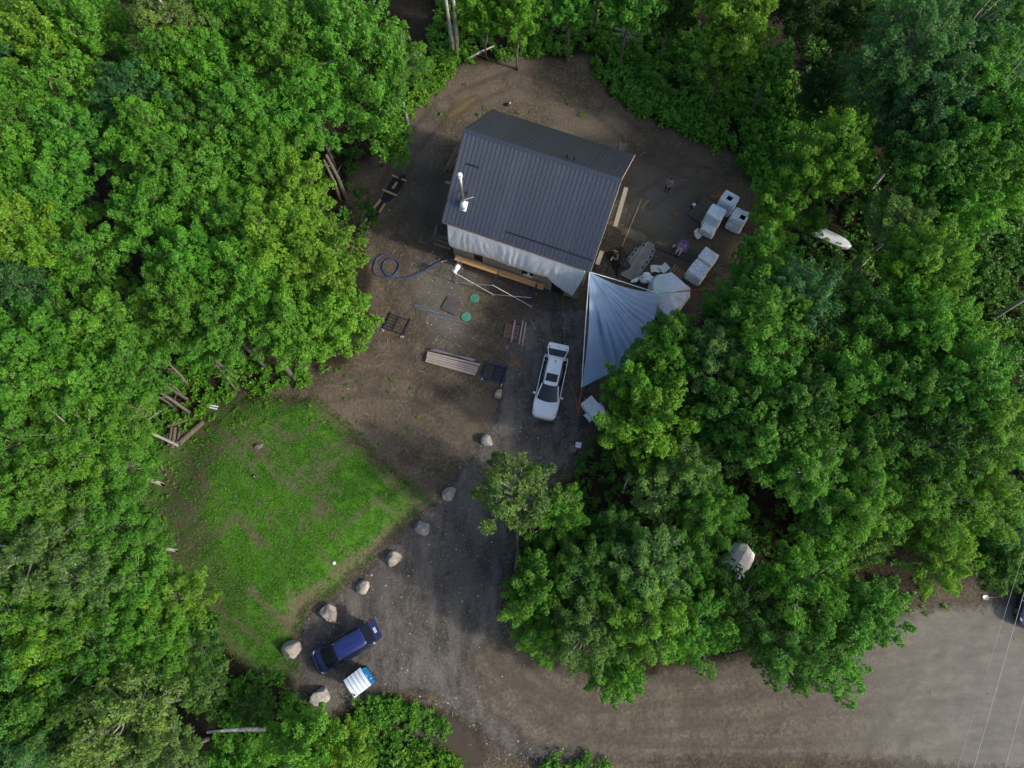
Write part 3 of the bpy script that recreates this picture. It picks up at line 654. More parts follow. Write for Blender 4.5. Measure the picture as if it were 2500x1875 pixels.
 (2290,1365,4.5,2.2,'W','y','low olive willow hanging over the road shoulder at the right'),
 (2455,1260,4.5,2.2,'W','b','bluish tree above the dark bush by the parked dark blue car'),
 (2425,1375,2.4,1.7,'N','d','dark bush left of the parked dark blue car'),
 (1745,1405,3.4,1.4,'W','g','fine leaved bough drooping over the left of the white shelter'),
 (1985,548,2.4,1.0,'N','g','leafy sapling over the left half of the long white boat'),
 (2100,615,2.6,.9,'W','d','dark sapling over the right tip of the long white boat'),
 # --- trees inside the bend of the road
 (1270,1205,5.0,2.9,'A','v','small speckled tree with a bare trunk beside the driveway'),
 (1360,1262,3.8,2.0,'W','o','deep green tree right of the small speckled driveway tree'),
 (1500,1300,3.2,1.7,'W','d','dark tree left of the leaning white post'),
 (1585,1390,5,2.6,'W','w','grey green crown in the middle of the trees inside the road bend'),
 (1440,1400,4.5,2.3,'W','d','dark green crown right of the red tipped one inside the road bend'),
 (1310,1440,3.6,2.0,'N','g','green tree with red tipped leaves at the inner corner of the road bend'),
 (1320,1545,3.0,1.8,'W','o','light low tree on the left tip of the trees inside the road bend'),
 (1440,1535,4.5,2.3,'W','w','grey green tree at the lower middle of the trees inside the road bend'),
 (1580,1510,5,2.5,'W','o','light tree with a bright right side inside the road bend'),
 (1500,1640,3.2,1.8,'N','g','leafy bough hanging lowest over the road, left one'),
 (1690,1520,4,2.4,'W','g','green tree on the road edge below the white shelter'),
 (1800,1480,4,2.1,'W','d','dark tree right below the white shelter'),
 (1960,1430,5,2.7,'W','g','broad green tree at the right end of the trees inside the road bend'),
 (2085,1500,4.5,2.3,'N','g','rounded green tree at the outer right end above the pale patch of sand'),
 (1930,1585,4.2,2.7,'W','d','fine leaved tree leaning over the road, right of the dark limb'),
 (2030,1625,3.6,2.3,'A','g','tree trailing sprays of leaves lowest over the road, right one'),
]
for t in TREES: tree(*t)
# white birch and bare straight trunks behind the clearing: only the lower stems are in the picture
def stem(u, v, u2, v2, ztop, r, mat, name, label, twin=None):
    b = at(u, v); e = at(u2, v2, ztop); t = thing(name, label, 'tree', (b.x, b.y, 0), 0, 'straight trunks behind the clearing')
    def one(o, dx, dy, nm):
        d = e-b; P = [Vector((o[0], o[1], -.05)), Vector((o[0]+d.x*.3+dx*.4, o[1]+d.y*.3+dy*.4, ztop*.3)), Vector((d.x*.65+dx, d.y*.65+dy, ztop*.65)), Vector((d.x+dx, d.y+dy, ztop))]
        MB().tube(P, [r*1.35, r, r*.8, r*.45], 8).build(nm, mat, t, True)
    one((0, 0), 0, 0, 'trunk')
    if twin: one((.25, .05), twin[0], twin[1], 'trunk')
    leaf, br = rnd.choice(PROTO['N']); cr = link('crown', leaf, t, (e.x-b.x, e.y-b.y, ztop+1.6), (0, 0, rnd.random()*6), (.8, .8, .7)); cr.color = (*TINT['g'], 1)
    return t
stem(1108,135,1080,-60,9.5,.16,M_BIRCH,'birch_tree','white birch with twin trunks at the top edge of the clearing',(.55,.1))
stem(1241,100,1240,-70,8,.09,M_BARK,'tree','slim grey trunk at the top edge, first right of the birch')
stem(1347,80,1356,-70,8.5,.15,M_BARK,'tree','thick grey trunk at the top edge, second right of the birch')
stem(1448,82,1470,-70,8,.12,M_BARK,'tree','straight grey trunk at the top edge left of the brush heap')
stem(1419,58,1412,-70,6,.08,M_PALE,'tree','short pale crooked trunk at the top edge between two grey trunks')
def loosetrunk(p0, p1, z1, r, label, mat=M_BARK, cat='tree'):
    b = at(*p0); e = at(*p1, z1); t = thing('bare_trunk', label, 'trunk', (b.x, b.y, 0), 0, 'leaning grey trunks on the left edge of the yard')
    d = e-b; MB().tube([(0, 0, -.05), Vector((d.x*.5+.12, d.y*.5, z1*.5)), Vector((d.x, d.y, z1))], [r*1.3, r, r*.7], 8).build('trunk', mat, t, True)
    for k in (.55, .75):
        q = Vector((d.x*k, d.y*k, z1*k)); MB().tube([q, q+Vector((rnd.uniform(-.7, .7), rnd.uniform(-.7, .7), .9))], [r*.4, .01], 5).build('limb', mat, t)
loosetrunk((845,485),(796,378),4.6,.15,'thicker of the two grey trunks rising left of the house')
loosetrunk((830,488),(790,390),4.3,.12,'slimmer grey trunk leaning beside the thicker one left of the house')
loosetrunk((716,923),(600,775),6.5,.16,'long pale trunk rising from the upper corner of the lawn')
loosetrunk((700,915),(655,850),2.8,.09,'short forked trunk beside the long pale one at the lawn corner')
loosetrunk((462,945),(412,888),3.0,.11,'grey leaning trunk above the log heap')
loosetrunk((467,1012),(388,956),3.2,.12,'lowest grey trunk leaning left just over the log heap')
loosetrunk((458,980),(402,925),3.0,.06,'thin curved trunk between the two leaning ones above the log heap')
loosetrunk((432,1000),(372,960),2.6,.07,'short grey trunk leaning left of the two over the log heap')
loosetrunk((577,957),(520,880),3.6,.11,'trunk with bare twigs left of the lawn corner')
loosetrunk((1258,1392),(1262,1290),4.0,.11,'bare lower trunk of the small speckled driveway tree')
# ------------------------------------------------------------------ undergrowth
def bushes(name, poly, n_, r, tint, L=.24, kl=7, sh=12, hmax=1.0, dens=None, zf=ground_h, excl=None):
    P = np.array(pts(poly)); x0, y0 = P.min(0); x1, y1 = P.max(0)
    xs = rng.uniform(x0, x1, n_*5); ys = rng.uniform(y0, y1, n_*5); ok = sdist(xs, ys, P) > -.2*rng.random(len(xs))
    if excl is not None: ok &= sdist(xs, ys, excl) < -.1
    ok &= rng.random(len(xs)) < .25+.75*sm((fbm(xs*.5, ys*.5, 3)-.38)/.15)
    xs, ys = xs[ok][:n_], ys[ok][:n_]; k = len(xs); rr = r*rng.uniform(.5, 1.3, k); hh = hmax*rng.uniform(.35, 1.1, k)
    idx = np.repeat(np.arange(k), sh); d = unit(rng.standard_normal((len(idx), 3))+np.array([0, 0, .9])); d[:, 2] = np.abs(d[:, 2])
    pos = np.column_stack([xs, ys, zf(xs, ys)])[idx] + d*np.column_stack([rr, rr, hh])[idx]*rng.uniform(.5, 1, (len(idx), 1))
    lt = (.3+.35*rng.random(k))[idx]
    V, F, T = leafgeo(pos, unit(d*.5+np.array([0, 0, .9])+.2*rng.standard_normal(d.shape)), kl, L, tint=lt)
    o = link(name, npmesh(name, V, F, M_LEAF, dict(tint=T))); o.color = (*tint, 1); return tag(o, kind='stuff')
CW = [tuple(p) for p in CLEAR]
bushes('undergrowth', [(1430,150),(1480,90),(1650,60),(1900,150),(2010,300),(1960,480),(1880,470),(1790,390),(1690,330),(1560,285),(1470,215)], 1100, .5, TINT['g'], .30, 6, 12, 1.0, excl=CW)
bushes('undergrowth', [(1040,-20),(1500,-40),(1700,-20),(1700,120),(1480,130),(1440,140),(1270,136),(1160,158),(1090,180),(1060,140)], 620, .5, TINT['o'], .28, 6, 12, 1.1, excl=CW)
bushes('undergrowth', [(915,240),(1000,180),(1100,130),(1115,185),(1040,240),(985,300),(900,390)], 130, .45, TINT['y'], .24, 6, 10, .9)
bushes('undergrowth', [(440,900),(560,880),(700,905),(820,900),(760,960),(620,965),(520,990),(450,1060),(400,1060)], 150, .4, TINT['o'], .22, 6, 9, .7)
bushes('undergrowth', [(330,1000),(400,1060),(380,1150),(370,1320),(440,1450),(560,1620),(500,1640),(350,1400),(300,1150)], 620, .35, TINT['g'], .16, 6, 8, .35)
bushes('undergrowth', [(560,1660),(680,1640),(760,1740),(830,1770),(960,1720),(1075,1745),(1130,1900),(560,1900)], 420, .42, TINT['g'], .135, 6, 13, .8)
bushes('undergrowth', [(860,1720),(960,1690),(1040,1730),(1000,1800),(880,1810)], 70, .4, TINT['o'], .15, 6, 10, .9)
bushes('undergrowth', [(960,1830),(1030,1800),(1110,1850),(1130,1900),(960,1900)], 45, .5, TINT['y'], .18, 6, 10, 1.2)
bushes('undergrowth', [(1330,1850),(1400,1835),(1480,1860),(1520,1900),(1320,1900)], 28, .4, TINT['g'], .18, 6, 9, .7)
bushes('undergrowth', [(1400,1140),(1460,1060),(1700,1000),(2150,1250),(2200,1480),(1900,1570),(1560,1610),(1330,1560),(1270,1430),(1290,1300)], 900, .5, TINT['d'], .2, 6, 10, .9)
bushes('undergrowth', [(1760,740),(1900,640),(2100,500),(2560,300),(2560,1300),(2400,1400),(2200,1250),(1750,1000)], 1100, .6, TINT['d'], .28, 5, 9, 1.0)
bushes('undergrowth', [(1900,470),(2050,300),(1900,0),(2560,-60),(2560,400),(2100,520)], 800, .7, TINT['d'], .32, 5, 9, 1.2)  # deep shade of these woods put into the darker leaf tint
bushes('undergrowth', [(-100,-100),(950,-100),(900,300),(850,500),(800,850),(450,950),(380,1300),(520,1500),(600,1650),(500,1900),(-100,1900)], 2000, .6, TINT['d'], .28, 5, 8, .9, excl=CW)
bushes('undergrowth', [(2330,430),(2600,380),(2600,860),(2440,840),(2380,640)], 420, .6, TINT['d'], .2, 6, 13, 1.1)
bushes('weeds', [(500,990),(640,965),(780,985),(860,1040),(700,1050),(560,1050),(450,1150),(430,1350),(400,1300),(400,1130)], 75, .13, TINT['y'], .15, 5, 3, .15, zf=lambda x, y: lawn_h(x, y)+.03)
bushes('weeds', [(1100,190),(1440,170),(1560,330),(1200,270),(1060,330),(1000,300)], 14, .16, TINT['o'], .15, 6, 5, .2)
bushes('weeds', [(800,900),(1000,900),(1040,1200),(900,1150)], 22, .12, TINT['o'], .13, 5, 4, .15)
bushes('weeds', [(2100,1400),(2300,1390),(2330,1480),(2130,1530)], 40, .16, TINT['o'], .16, 5, 5, .2)
bushes('weeds', [(860,470),(930,430),(920,560),(880,600)], 30, .25, TINT['d'], .18, 6, 7, .4)
# ------------------------------------------------------------------ the house
HRZ = R_(-20.7); HC = Vector((2.0, 28.8, 0)); HM = Matrix.Translation(HC) @ Matrix.Rotation(HRZ, 4, 'Z')
def hw(x, y, z): return HM @ Vector((x, y, z))
m, n, b = newmat('charcoal_roof_metal')
oi = ND(n, 'ShaderNodeObjectInfo'); f = math_(n, 'ADD', math_(n, 'MULTIPLY', noise(n, .7, 5, .6, stretch=(3, .35, 1)), .75), math_(n, 'MULTIPLY', oi.outputs['Random'], .25)); n.links.new(ramp(n, f, [(.3, (.080, .093, .120)), (.7, (.098, .112, .144))]), b.inputs['Base Color'])
b.inputs['Roughness'].default_value = .33; b.inputs['Metallic'].default_value = .65; b.inputs['Specular IOR Level'].default_value = .5
M_ROOF = m
M_ROOFDK = plain('dark_trim_metal', (.02, .022, .028), .5)
house = thing('house', 'small gabled house under construction with charcoal ribbed metal roof', 'house', HC, HRZ)
RL, RW, ZR, ZE = 5.575, 5.05, 9.3, 5.3
SL = math.hypot(RW, ZR-ZE); PH = math.atan2(ZR-ZE, RW)
mb = MB(); W2, D2 = 5.07, 4.9
mb.prism([(-W2,-D2),(W2,-D2),(W2,D2),(-W2,D2)], -.1, 5.1)
for x0, x1 in ((-W2, -W2+.12), (W2-.12, W2)):
    zt = 5.1+(ZR-ZE)/RW*D2-.1
    mb.add([(x0,-D2,5.1),(x0,D2,5.1),(x0,0,zt),(x1,-D2,5.1),(x1,D2,5.1),(x1,0,zt)], [(0,2,1),(3,4,5),(0,3,5,2),(2,5,4,1),(0,1,4,3)])
mb.build('wall', M_SIDING, house)
wrap = MB(); zt = 5.1+(ZR-ZE)/RW*D2-.25
wrap.add([(W2+.02,-4.2,1.2),(W2+.02,4.6,1.2),(W2+.02,4.6,5.15),(W2+.02,0,zt),(W2+.02,-4.2,5.3),(W2+.10,-1.5,2.2),(W2+.13,1.5,3.6),(W2+.22,-2.6,4.0)],
         [(0,5,7,4),(0,1,6,5),(1,2,6),(2,3,6),(3,4,7),(3,7,6),(5,6,7)]); wrap.build('house_wrap', M_GREENWRAP, house)
mb = MB()   # roof deck
for s in (-1, 1):
    ny_, nz_ = math.sin(PH)*s, math.cos(PH); t = .16
    mb.add([(-RL+.05,0,ZR-.03),(RL-.05,0,ZR-.03),(RL-.05,s*(RW-.04),ZE-.03),(-RL+.05,s*(RW-.04),ZE-.03),(-RL+.05,0,ZR-.03-t),(RL-.05,0,ZR-.03-t),(RL-.05,s*(RW-.04),ZE-.03-t),(-RL+.05,s*(RW-.04),ZE-.03-t)],
           [(0,1,2,3),(7,6,5,4),(3,2,6,7),(0,3,7,4),(1,5,6,2)])
roof = mb.build('roof', M_TAN, house)
NP = 12; PW = 2*RL/NP
mb = MB(); prof = []
for r in range(3):
    x0 = PW*r/3; prof += [(x0, 0), (x0+.012, .028), (x0+.042, .028), (x0+.054, 0), (x0+PW/9, 0), (x0+PW/9+.012, .010), (x0+PW/9+.03, .010), (x0+PW/9+.042, 0), (x0+PW/9*2, 0), (x0+PW/9*2+.012, .010), (x0+PW/9*2+.03, .010), (x0+PW/9*2+.042, 0)]
prof.append((PW-.004, 0))
nP = len(prof); VV = []
for sx in (0, 1):
    for (x, z) in prof: VV.append((x, -SL*sx, z))
    for (x, z) in prof: VV.append((x, -SL*sx, z-.012))
F = [(i, i+2*nP, i+2*nP+1, i+1) for i in range(nP-1)] + [(nP+i+1, 3*nP+i+1, 3*nP+i, nP+i) for i in range(nP-1)] + [(2*nP+i, 3*nP+i, 3*nP+i+1, 2*nP+i+1) for i in range(nP-1)]
mb.add(VV, F); panel = mb.mesh('roof_panel', M_ROOF)
for i in range(NP):
    link('roof_panel', panel, roof, (-RL+i*PW, 0, ZR+.005), (PH, 0, 0))
    link('roof_panel', panel, roof, (RL-i*PW, 0, ZR+.005), (PH, 0, math.pi))
mb = MB(); c_ = .20
mb.add([(-RL-.02,-c_,ZR-c_*.79+.055),(RL+.02,-c_,ZR-c_*.79+.055),(RL+.02,0,ZR+.075),(-RL-.02,0,ZR+.075),(-RL-.02,c_,ZR-c_*.79+.055),(RL+.02,c_,ZR-c_*.79+.055),(-RL-.02,0,ZR-.02),(RL+.02,0,ZR-.02)], [(0,1,2,3),(3,2,5,4),(0,3,6),(3,4,6),(1,7,2),(2,7,5),(0,6,7,1),(4,5,7,6)])
mb.build('ridge_cap', M_ROOF, roof)
for s in (-1, 1):      # rake boards and fascia, pale fresh timber under dark trim
    for x in (-RL-.012, RL+.012):
        MB().beam((x, s*.05, ZR-.09), (x, s*RW, ZE-.09), .02, .16, up=(0, math.sin(PH)*s, math.cos(PH))).build('rake_board', M_CREAM if x > 0 else M_ROOFDK, roof)
    MB().box((0, s*(RW-.02), ZE-.13), (2*RL-.08, .03, .2)).build('fascia', M_TAN, roof)
def onroof(x, y): return ZR - (ZR-ZE)/RW*abs(y)
for x0, x1, y in ((-.82, 5.5, -4.47), (-4.8, -3.88, -1.7), (-4.8, -4.2, -3.18)):
    mb = MB(); z = onroof(0, y)+.10; mb.box(((x0+x1)/2, y, z), (x1-x0, .05, .07))
    k = max(2, int((x1-x0)/.6)+1)
    for i in range(k): mb.box((x0+.05+(x1-x0-.1)*i/(k-1), y, z-.05), (.03, .09, .08))
    mb.build('snow_guard', M_ROOFDK, roof)
for x, y in ((1.59, .66), (2.11, .60)):
    mb = MB(); z = onroof(x, y); mb.tube([(x, y, z-.1), (x, y, z+.45), (x+.02, y, z+.5)], .05, 8); mb.tube([(x, y, z-.02), (x, y, z+.08)], [.12, .06], 8); mb.build('vent_pipe', M_BLACK, roof)
chim = MB(); cx, cy = -4.3, -3.86; cz = onroof(cx, cy)
chim.tube([(cx, cy, cz-.1), (cx, cy, 9.85)], .105, 14)
chim = chim.build('chimney', M_STEEL, roof, True)
mb = MB(); q = .27; dz = (ZR-ZE)/RW*q
mb.add([(cx-q, cy-q, cz-dz+.05), (cx+q, cy-q, cz-dz+.05), (cx+q, cy+q, cz+dz+.05), (cx-q, cy+q, cz+dz+.05), (cx-q, cy-q, cz-dz+.035), (cx+q, cy-q, cz-dz+.035), (cx+q, cy+q, cz+dz+.035), (cx-q, cy+q, cz+dz+.035)], [(0,1,2,3),(0,4,5,1),(1,5,6,2),(2,6,7,3),(3,7,4,0)])
mb.tube([(cx, cy, cz-.1), (cx, cy, cz+.32), (cx, cy, cz+.55), (cx, cy, cz+.62)], [.26, .25, .17, .14], 14); mb.build('flashing', M_WHITE, chim, True)
mb = MB(); mb.tube([(cx, cy, 9.8), (cx, cy, 9.86)], .17, 14); mb.tube([(cx, cy, 9.86), (cx, cy, 9.98)], .14, 14); mb.tube([(cx, cy, 9.98), (cx, cy, 10.1), (cx, cy, 10.14)], [.17, .16, .09], 14); mb.build('chimney_cap', M_WHITE, chim, True)
mb = MB(); mb.tube([(cx, cy, cz+.75), (cx, cy, cz+.80)], .15, 12)
for xx, yy in ((-4.85, -3.18), (-3.75, -3.25)): mb.tube([(cx, cy, cz+.78), (xx, yy, onroof(xx, yy)+.08)], .02, 5)
mb.build('brace', M_GALV, chim)
# front wall: siding planks, openings
OPEN = [(-3.38, -2.62, .75, 1.95), (.50, 1.42, .95, 1.85), (2.90, 3.95, -.1, 1.80)]
mb = MB().box((0, 0, 0), (1, .022, .232)); SP = mb.mesh('siding_plank', M_SIDING)
for r in range(11):
    z = .10+.24*r; segs = [(-W2, W2)]
    for a, b_, z0, z1 in OPEN:
        if z0-.1 < z < z1+.1:
            segs = [t for s0, s1 in segs for t in ((s0, min(s1, a-.09)), (max(s0, b_+.09), s1)) if t[1]-t[0] > .1 and not (s1 <= a or s0 >= b_)] if any(s0 < a and s1 > b_ for s0, s1 in segs) else segs
            segs = sorted(segs)
    full = []
    cur = [(-W2, W2)]
    for a, b_, z0, z1 in OPEN:
        if z0-.1 < z < z1+.1:
            nx_ = []
            for s0, s1 in cur:
                if b_ < s0 or a > s1: nx_.append((s0, s1))
                else: nx_ += [(s0, a-.09), (b_+.09, s1)]
            cur = nx_
    for s0, s1 in cur:
        if s1-s0 > .05: link('siding_plank', SP, house, ((s0+s1)/2, -D2-.014-.004*rnd.random(), z), (R_(2.5), 0, 0), (s1-s0, 1, 1))
for i, (a, b_, z0, z1) in enumerate(OPEN):
    z0 = max(z0, .02); w_ = MB()
    for bx in (((a-.045, z0, z1)), ((b_+.045, z0, z1))): w_.box((bx[0], -D2-.035, (z0+z1)/2), (.085, .07, z1-z0))
    w_.box(((a+b_)/2, -D2-.035, z1+.04), (b_-a+.18, .07, .08))
    if i < 2: w_.box(((a+b_)/2, -D2-.05, z0-.03), (b_-a+.18, .10, .06))
    wo = w_.build('window' if i < 2 else 'door', M_TAN, house)
    MB().box(((a+b_)/2, -D2-.006, (z0+z1)/2), (b_-a, .008, z1-z0)).build('pane' if i < 2 else 'opening', M_GLASS if i == 0 else M_DARKIN, wo)
    if i == 1:
        MB().box((1.0, -D2-.02, 1.12), (.74, .02, .26)).build('sill', M_WHITE, wo); MB().box((1.05, -D2-.025, 1.45), (.18, .02, .4)).build('mullion', M_WHITE, wo)
MB().box((5.12, -4.83, 2.2), (.16, .2, 4.6)).build('corner_post', wood('rough_corner_timber', (.26, .15, .09), .5, 'Z'), house)

# plastic sheet hung from the front eave
def cloth(name, fun, nu, nv, mat, parent=None, thick=.008):
    U, V = np.meshgrid(np.linspace(0, 1, nu), np.linspace(0, 1, nv), indexing='ij'); p = fun(U.ravel(), V.ravel())
    ii, jj = np.meshgrid(np.arange(nu-1), np.arange(nv-1), indexing='ij'); q = (ii*nv+jj).ravel()
    F = np.column_stack([q, q+nv, q+nv+1, q+1]); o = link(name, npmesh(name, p, F, mat, None, True), parent)
    s = o.modifiers.new('thickness', 'SOLIDIFY'); s.thickness = thick; s.offset = 0; return o
def sheetfun(u, v):
    x = -5.15+10.35*u
    xb = np.array([-5.2,-5.05,-4,-2.66,.28,2.77,3.3,4.0,4.75,5.2]); zb = np.array([3.0,2.45,2.5,2.7,2.6,2.75,2.1,1.5,1.15,4.4])
    bot = np.interp(x, xb, zb); z = 5.16*(1-v)+bot*v
    fold = fbm(x*2.2+v*.9*np.sin(x), v*1.3+3, 3)-.5; pl = np.sin(x*9+3*np.sin(x*1.7)+v*1.6)*.5+.5
    y = -5.03-.30*np.sin(v*1.5)-.10*fold*np.minimum(1, v*3)-.02*pl*np.minimum(1, v*2.5)*fbm(x*.8, v*0+1)*1.6
    xx = x - .12*v*np.sin(x*.6) + .05*fold
    return np.column_stack([xx, y, z])
ps = thing('plastic_sheet', 'long white plastic sheet hanging from the front eave over the wall', 'plastic sheet', HC, HRZ)
cloth('sheet', sheetfun, 150, 26, M_SHEET, ps)
mb = MB(); mb.beam((-4.2, -5.40, 3.0), (2.7, -5.42, 3.05), .025, .05); mb.build('batten', M_ORANGE, ps)
# scaffold in front of the house
sf = thing('scaffold', 'low steel scaffold frames with crossed braces along the front wall', 'scaffold', HC, HRZ)
FX = [(-4.15, -6.9), (-1.1, -6.85), (1.95, -6.75)]
for i, (x, y) in enumerate(FX):
    mb = MB(); yi = -5.62; h = 1.95
    for yy in (y, yi): mb.tube([(x, yy, 0), (x, yy, h)], .026, 6)
    for z in (.25, .95, 1.6, h): mb.tube([(x, y, z), (x, yi, z)], .02, 5)
    mb.build('frame', M_DARKPAINT if i else M_GALV, sf)
    mb = MB(); mb.box((x, y, .03), (.16, .16, .06)); mb.box((x, yi, .03), (.16, .16, .06)); mb.build('foot', M_GREYWOOD, sf)
for i in (0, 1):
    (x0, y0), (x1, y1) = FX[i], FX[i+1]
    MB().tube([(x0, y0-.04, 1.85), (x1, y1-.04, .18)], .019, 5).build('brace', M_WHITE, sf); MB().tube([(x0, y0-.07, .22), (x1, y1-.07, 1.8)], .019, 5).build('brace', M_WHITE, sf)
for x in (-.55, 2.0): MB().tube([(x, -5.0, .25), (x, -5.62, 1.5)], .03, 6).build('bracket', M_DARKPAINT, sf)
for i, (x0, x1, z, lb) in enumerate(((-4.75, -.75, .98, 'left one of two orange planks laid end to end along the front wall'), (-.95, 2.45, 1.035, 'right one of two orange planks laid end to end along the front wall'))):
    t = thing('scaffold_plank', lb, 'plank', hw((x0+x1)/2, -5.36, z), HRZ, 'orange planks along the front wall')
    for k in (-1, 1): MB().box((0, k*.118, 0), (x1-x0, .23, .045)).build('board', M_ORANGE, t, bevel=.006)
rag = thing('rag', 'white rag draped over the left front scaffold frame', 'cloth', hw(-4.2, -6.5, 1.97), HRZ)
cloth('cloth', lambda u, v: np.column_stack([(u-.5)*.42+.1*v, (v-.5)*.75-.1*u, .04-.8*np.abs(u-.5)**1.6-.25*np.abs(v-.4)+.06*np.sin(9*v+5*u)]), 16, 16, M_SHEET, rag)
# scaffold at the left corner of the house
s2 = thing('scaffold', 'dark scaffold frame with a diagonal rod at the left front corner of the house', 'scaffold', hw(-5.9, -4.9, 0), HRZ)
for y in (-.3, 1.1):
    mb = MB()
    for x in (-.75, .45): mb.tube([(x, y, 0), (x, y, 2.0)], .024, 6)
    for z in (.3, 1.0, 2.0): mb.tube([(-.75, y, z), (.45, y, z)], .02, 5)
    mb.build('frame', M_DARKPAINT, s2)
MB().tube([(-.78, -.3, .1), (-.3, .1, 3.9)], .02, 5).build('rod', M_GALV, s2); MB().tube([(-.78, -.3, 2.0), (-.3, .1, 3.9)], .018, 5).build('rod', M_GALV, s2)
for y in (-.05, .3, .65): MB().box((-.1, y+.1, 1.02), (1.3, .2, .03)).build('board', M_DKWOOD, s2)
# scaffold on the right gable side
s3 = thing('scaffold', 'dark scaffold standing beside the green wrapped right gable', 'scaffold', hw(6.0, 0.2, 0), HRZ)
for y in (-2.4, .2, 2.4):
    mb = MB()
    for x in (-.5, .45): mb.tube([(x, y, 0), (x, y, 2.35)], .024, 6)
    for z in (.35, 1.2, 2.28): mb.tube([(-.5, y, z), (.45, y, z)], .02, 5)
    mb.build('frame', M_DARKPAINT, s3)
MB().tube([(.47, -2.4, .2), (.47, .2, 2.2)], .018, 5).build('brace', M_DARKPAINT, s3)
for (p, q, z, lb, m_) in (((1529,458),(1502,553),2.4,'long pale plank on the scaffold beside the right gable',M_GREYWOOD), ((1470,613),(1458,646),2.4,'short grey board on the scaffold at the right front corner of the house',M_GREYWOOD)):
    a, c = at(*p, z), at(*q, z); t = thing('scaffold_plank', lb, 'plank', (a+c)/2); MB().beam(a-(a+c)/2, c-(a+c)/2, .32, .05).build('board', m_, t)
    if z: pass
# ladder at the back eave
ld_ = thing('ladder', 'aluminium ladder leaning on the back eave, only its top showing', 'ladder', hw(4.5, 6.9, 0), HRZ)
mb = MB()
for x in (-.2, .2): mb.beam((x, 0, 0), (x, -1.72, 6.0), .03, .07)
mb.build('rail', M_GALV, ld_)
for k in range(17):
    q = (k+1)/18; MB().tube([(-.2, -1.72*q, 6.0*q), (.2, -1.72*q, 6.0*q)], .018, 5).build('rung', M_GALV, ld_)
# sticks against the left gable
for k, (p, q, lb) in enumerate((((1084,418),(1116,358),'longest pale stick leaning on the left side of the house'), ((1092,413),(1121,362),'middle pale stick leaning on the left side of the house'), ((1097,416),(1124,372),'shortest pale stick leaning on the left side of the house'))):
    a, c = at(*p, 0), at(*q, 1.9); t = thing('stick', lb, 'stick', a, 0, 'pale sticks by the left gable'); MB().beam((0, 0, .03), c-a, .06, .04).build('batten', M_TAN, t)
t = thing('board_end', 'board end poking out under the left roof edge', 'board', at(1096, 447, 1.2)); MB().beam((-.3, .12, 0), (.5, -.15, 0), .2, .05).build('board', M_TAN, t)

# ------------------------------------------------------------------ tarps
tp = thing('tarp', 'big silver blue tarp stretched from the house corner to the trees', 'tarp', (0, 0, 0))
A_, B_, C_, D_ = hw(5.5, -5.0, 5.15), at(1608, 717, 2.7), at(1585, 865, 1.5), at(1420, 946, 2.0)
def tarpfun(u, v):
    # u from the house corner outward, v from the left edge (towards the trailer) to the right edge
    A, B, Cc, D = [np.array(p) for p in (A_, B_, C_, D_)]; v0 = v
    vv = v; edge = np.where(vv[:, None] < .55, D+(Cc-D)*(vv/.55)[:, None], Cc+(B-Cc)*((vv-.55)/.45)[:, None])
    p = A + (edge-A)*u[:, None]
    ph = 2*math.pi*(15*v+.35*np.sin(9*v)); irr = fbm(v*9+2, u*1.2, 3)
    env = np.sin(np.pi*np.clip(v*1.02, 0, 1))**.35
    amp = .27*u*np.exp(-u*1.5)*(.35+1.3*irr)*env
    fd = (1-2*np.abs(fbm(v*13+1.5*fbm(v*3, u*1.4, 2), u*.55+3, 3)-.5)*2.2); z = p[:, 2] + amp*(.45*np.sin(ph)*(fbm(v*5, u*2+9, 2)) + 1.5*(fd-.45)) - .9*np.sin(np.pi*np.clip(u, 0, 1))*np.sin(np.pi*v)*.42
    deep = np.exp(-((v-.19-.06*u)/.035)**2)*.38*sm((u-.2)/.3) + np.exp(-((v-.36+.05*u)/.02)**2)*.22*sm((u-.45)/.2)
    z = z - deep + .10*(fbm(p[:, 0]*1.1, p[:, 1]*1.1, 3)-.5)*sm(u*2)
    e = np.array([.2*np.sin(np.pi*u)*(np.exp(-v*14)), 0*u]).T
    p[:, 0] += e[:, 0]; p[:, 0] -= .25*np.sin(np.pi*u)*np.exp(-(1-v)*9); p[:, 1] -= .25*np.sin(np.pi*u)*np.exp(-(1-v)*9)
    p[:, 2] = z; return p
cloth('canopy', tarpfun, 90, 170, M_TARP, tp)
P1, P2 = at(1551, 765, 2.15), at(1583, 768, 2.2)
def flap(u, v):
    a, b_ = np.array(P1), np.array(P2); p = a+(b_-a)*u[:, None]; p[:, 2] += .12-1.5*v; p[:, 1] -= .22*v+.5*v*v; p[:, 0] += -.12*v
    p[:, 1] += .05*np.sin(u*40)*np.minimum(1, v*2+.4); p[:, 0] += .03*np.cos(u*40); return p
cloth('flap', flap, 64, 12, M_TARP, tp)
mb = MB().tube([A_, (A_+D_)/2+Vector((-.03, 0, .05)), D_], .03, 6); mb.build('hem', M_WHITE, tp); MB().tube([A_, (A_+B_)/2+Vector((0, .03, .02)), B_], .03, 6).build('hem', M_TARPW, tp)
def strap(a, b_, label, mat=M_ORCORD, wd=.05):
    m_ = (a+b_)/2; t = thing('ratchet_strap', label, 'strap', m_); mb = MB(); mb.beam(a-m_, b_-m_, wd, .006); mb.beam((a-m_)*.3, (b_-m_)*.25, wd*1.6, .05); mb.build('webbing', mat, t); return t
strap(D_, at(1411, 1010, .9), 'orange strap tying the lower tip of the silver tarp to the white trailer', wd=.05)
strap(B_, at(1738, 704, 3.2), 'thin red strap running from the tarp corner into the trees', M_RED, .04)
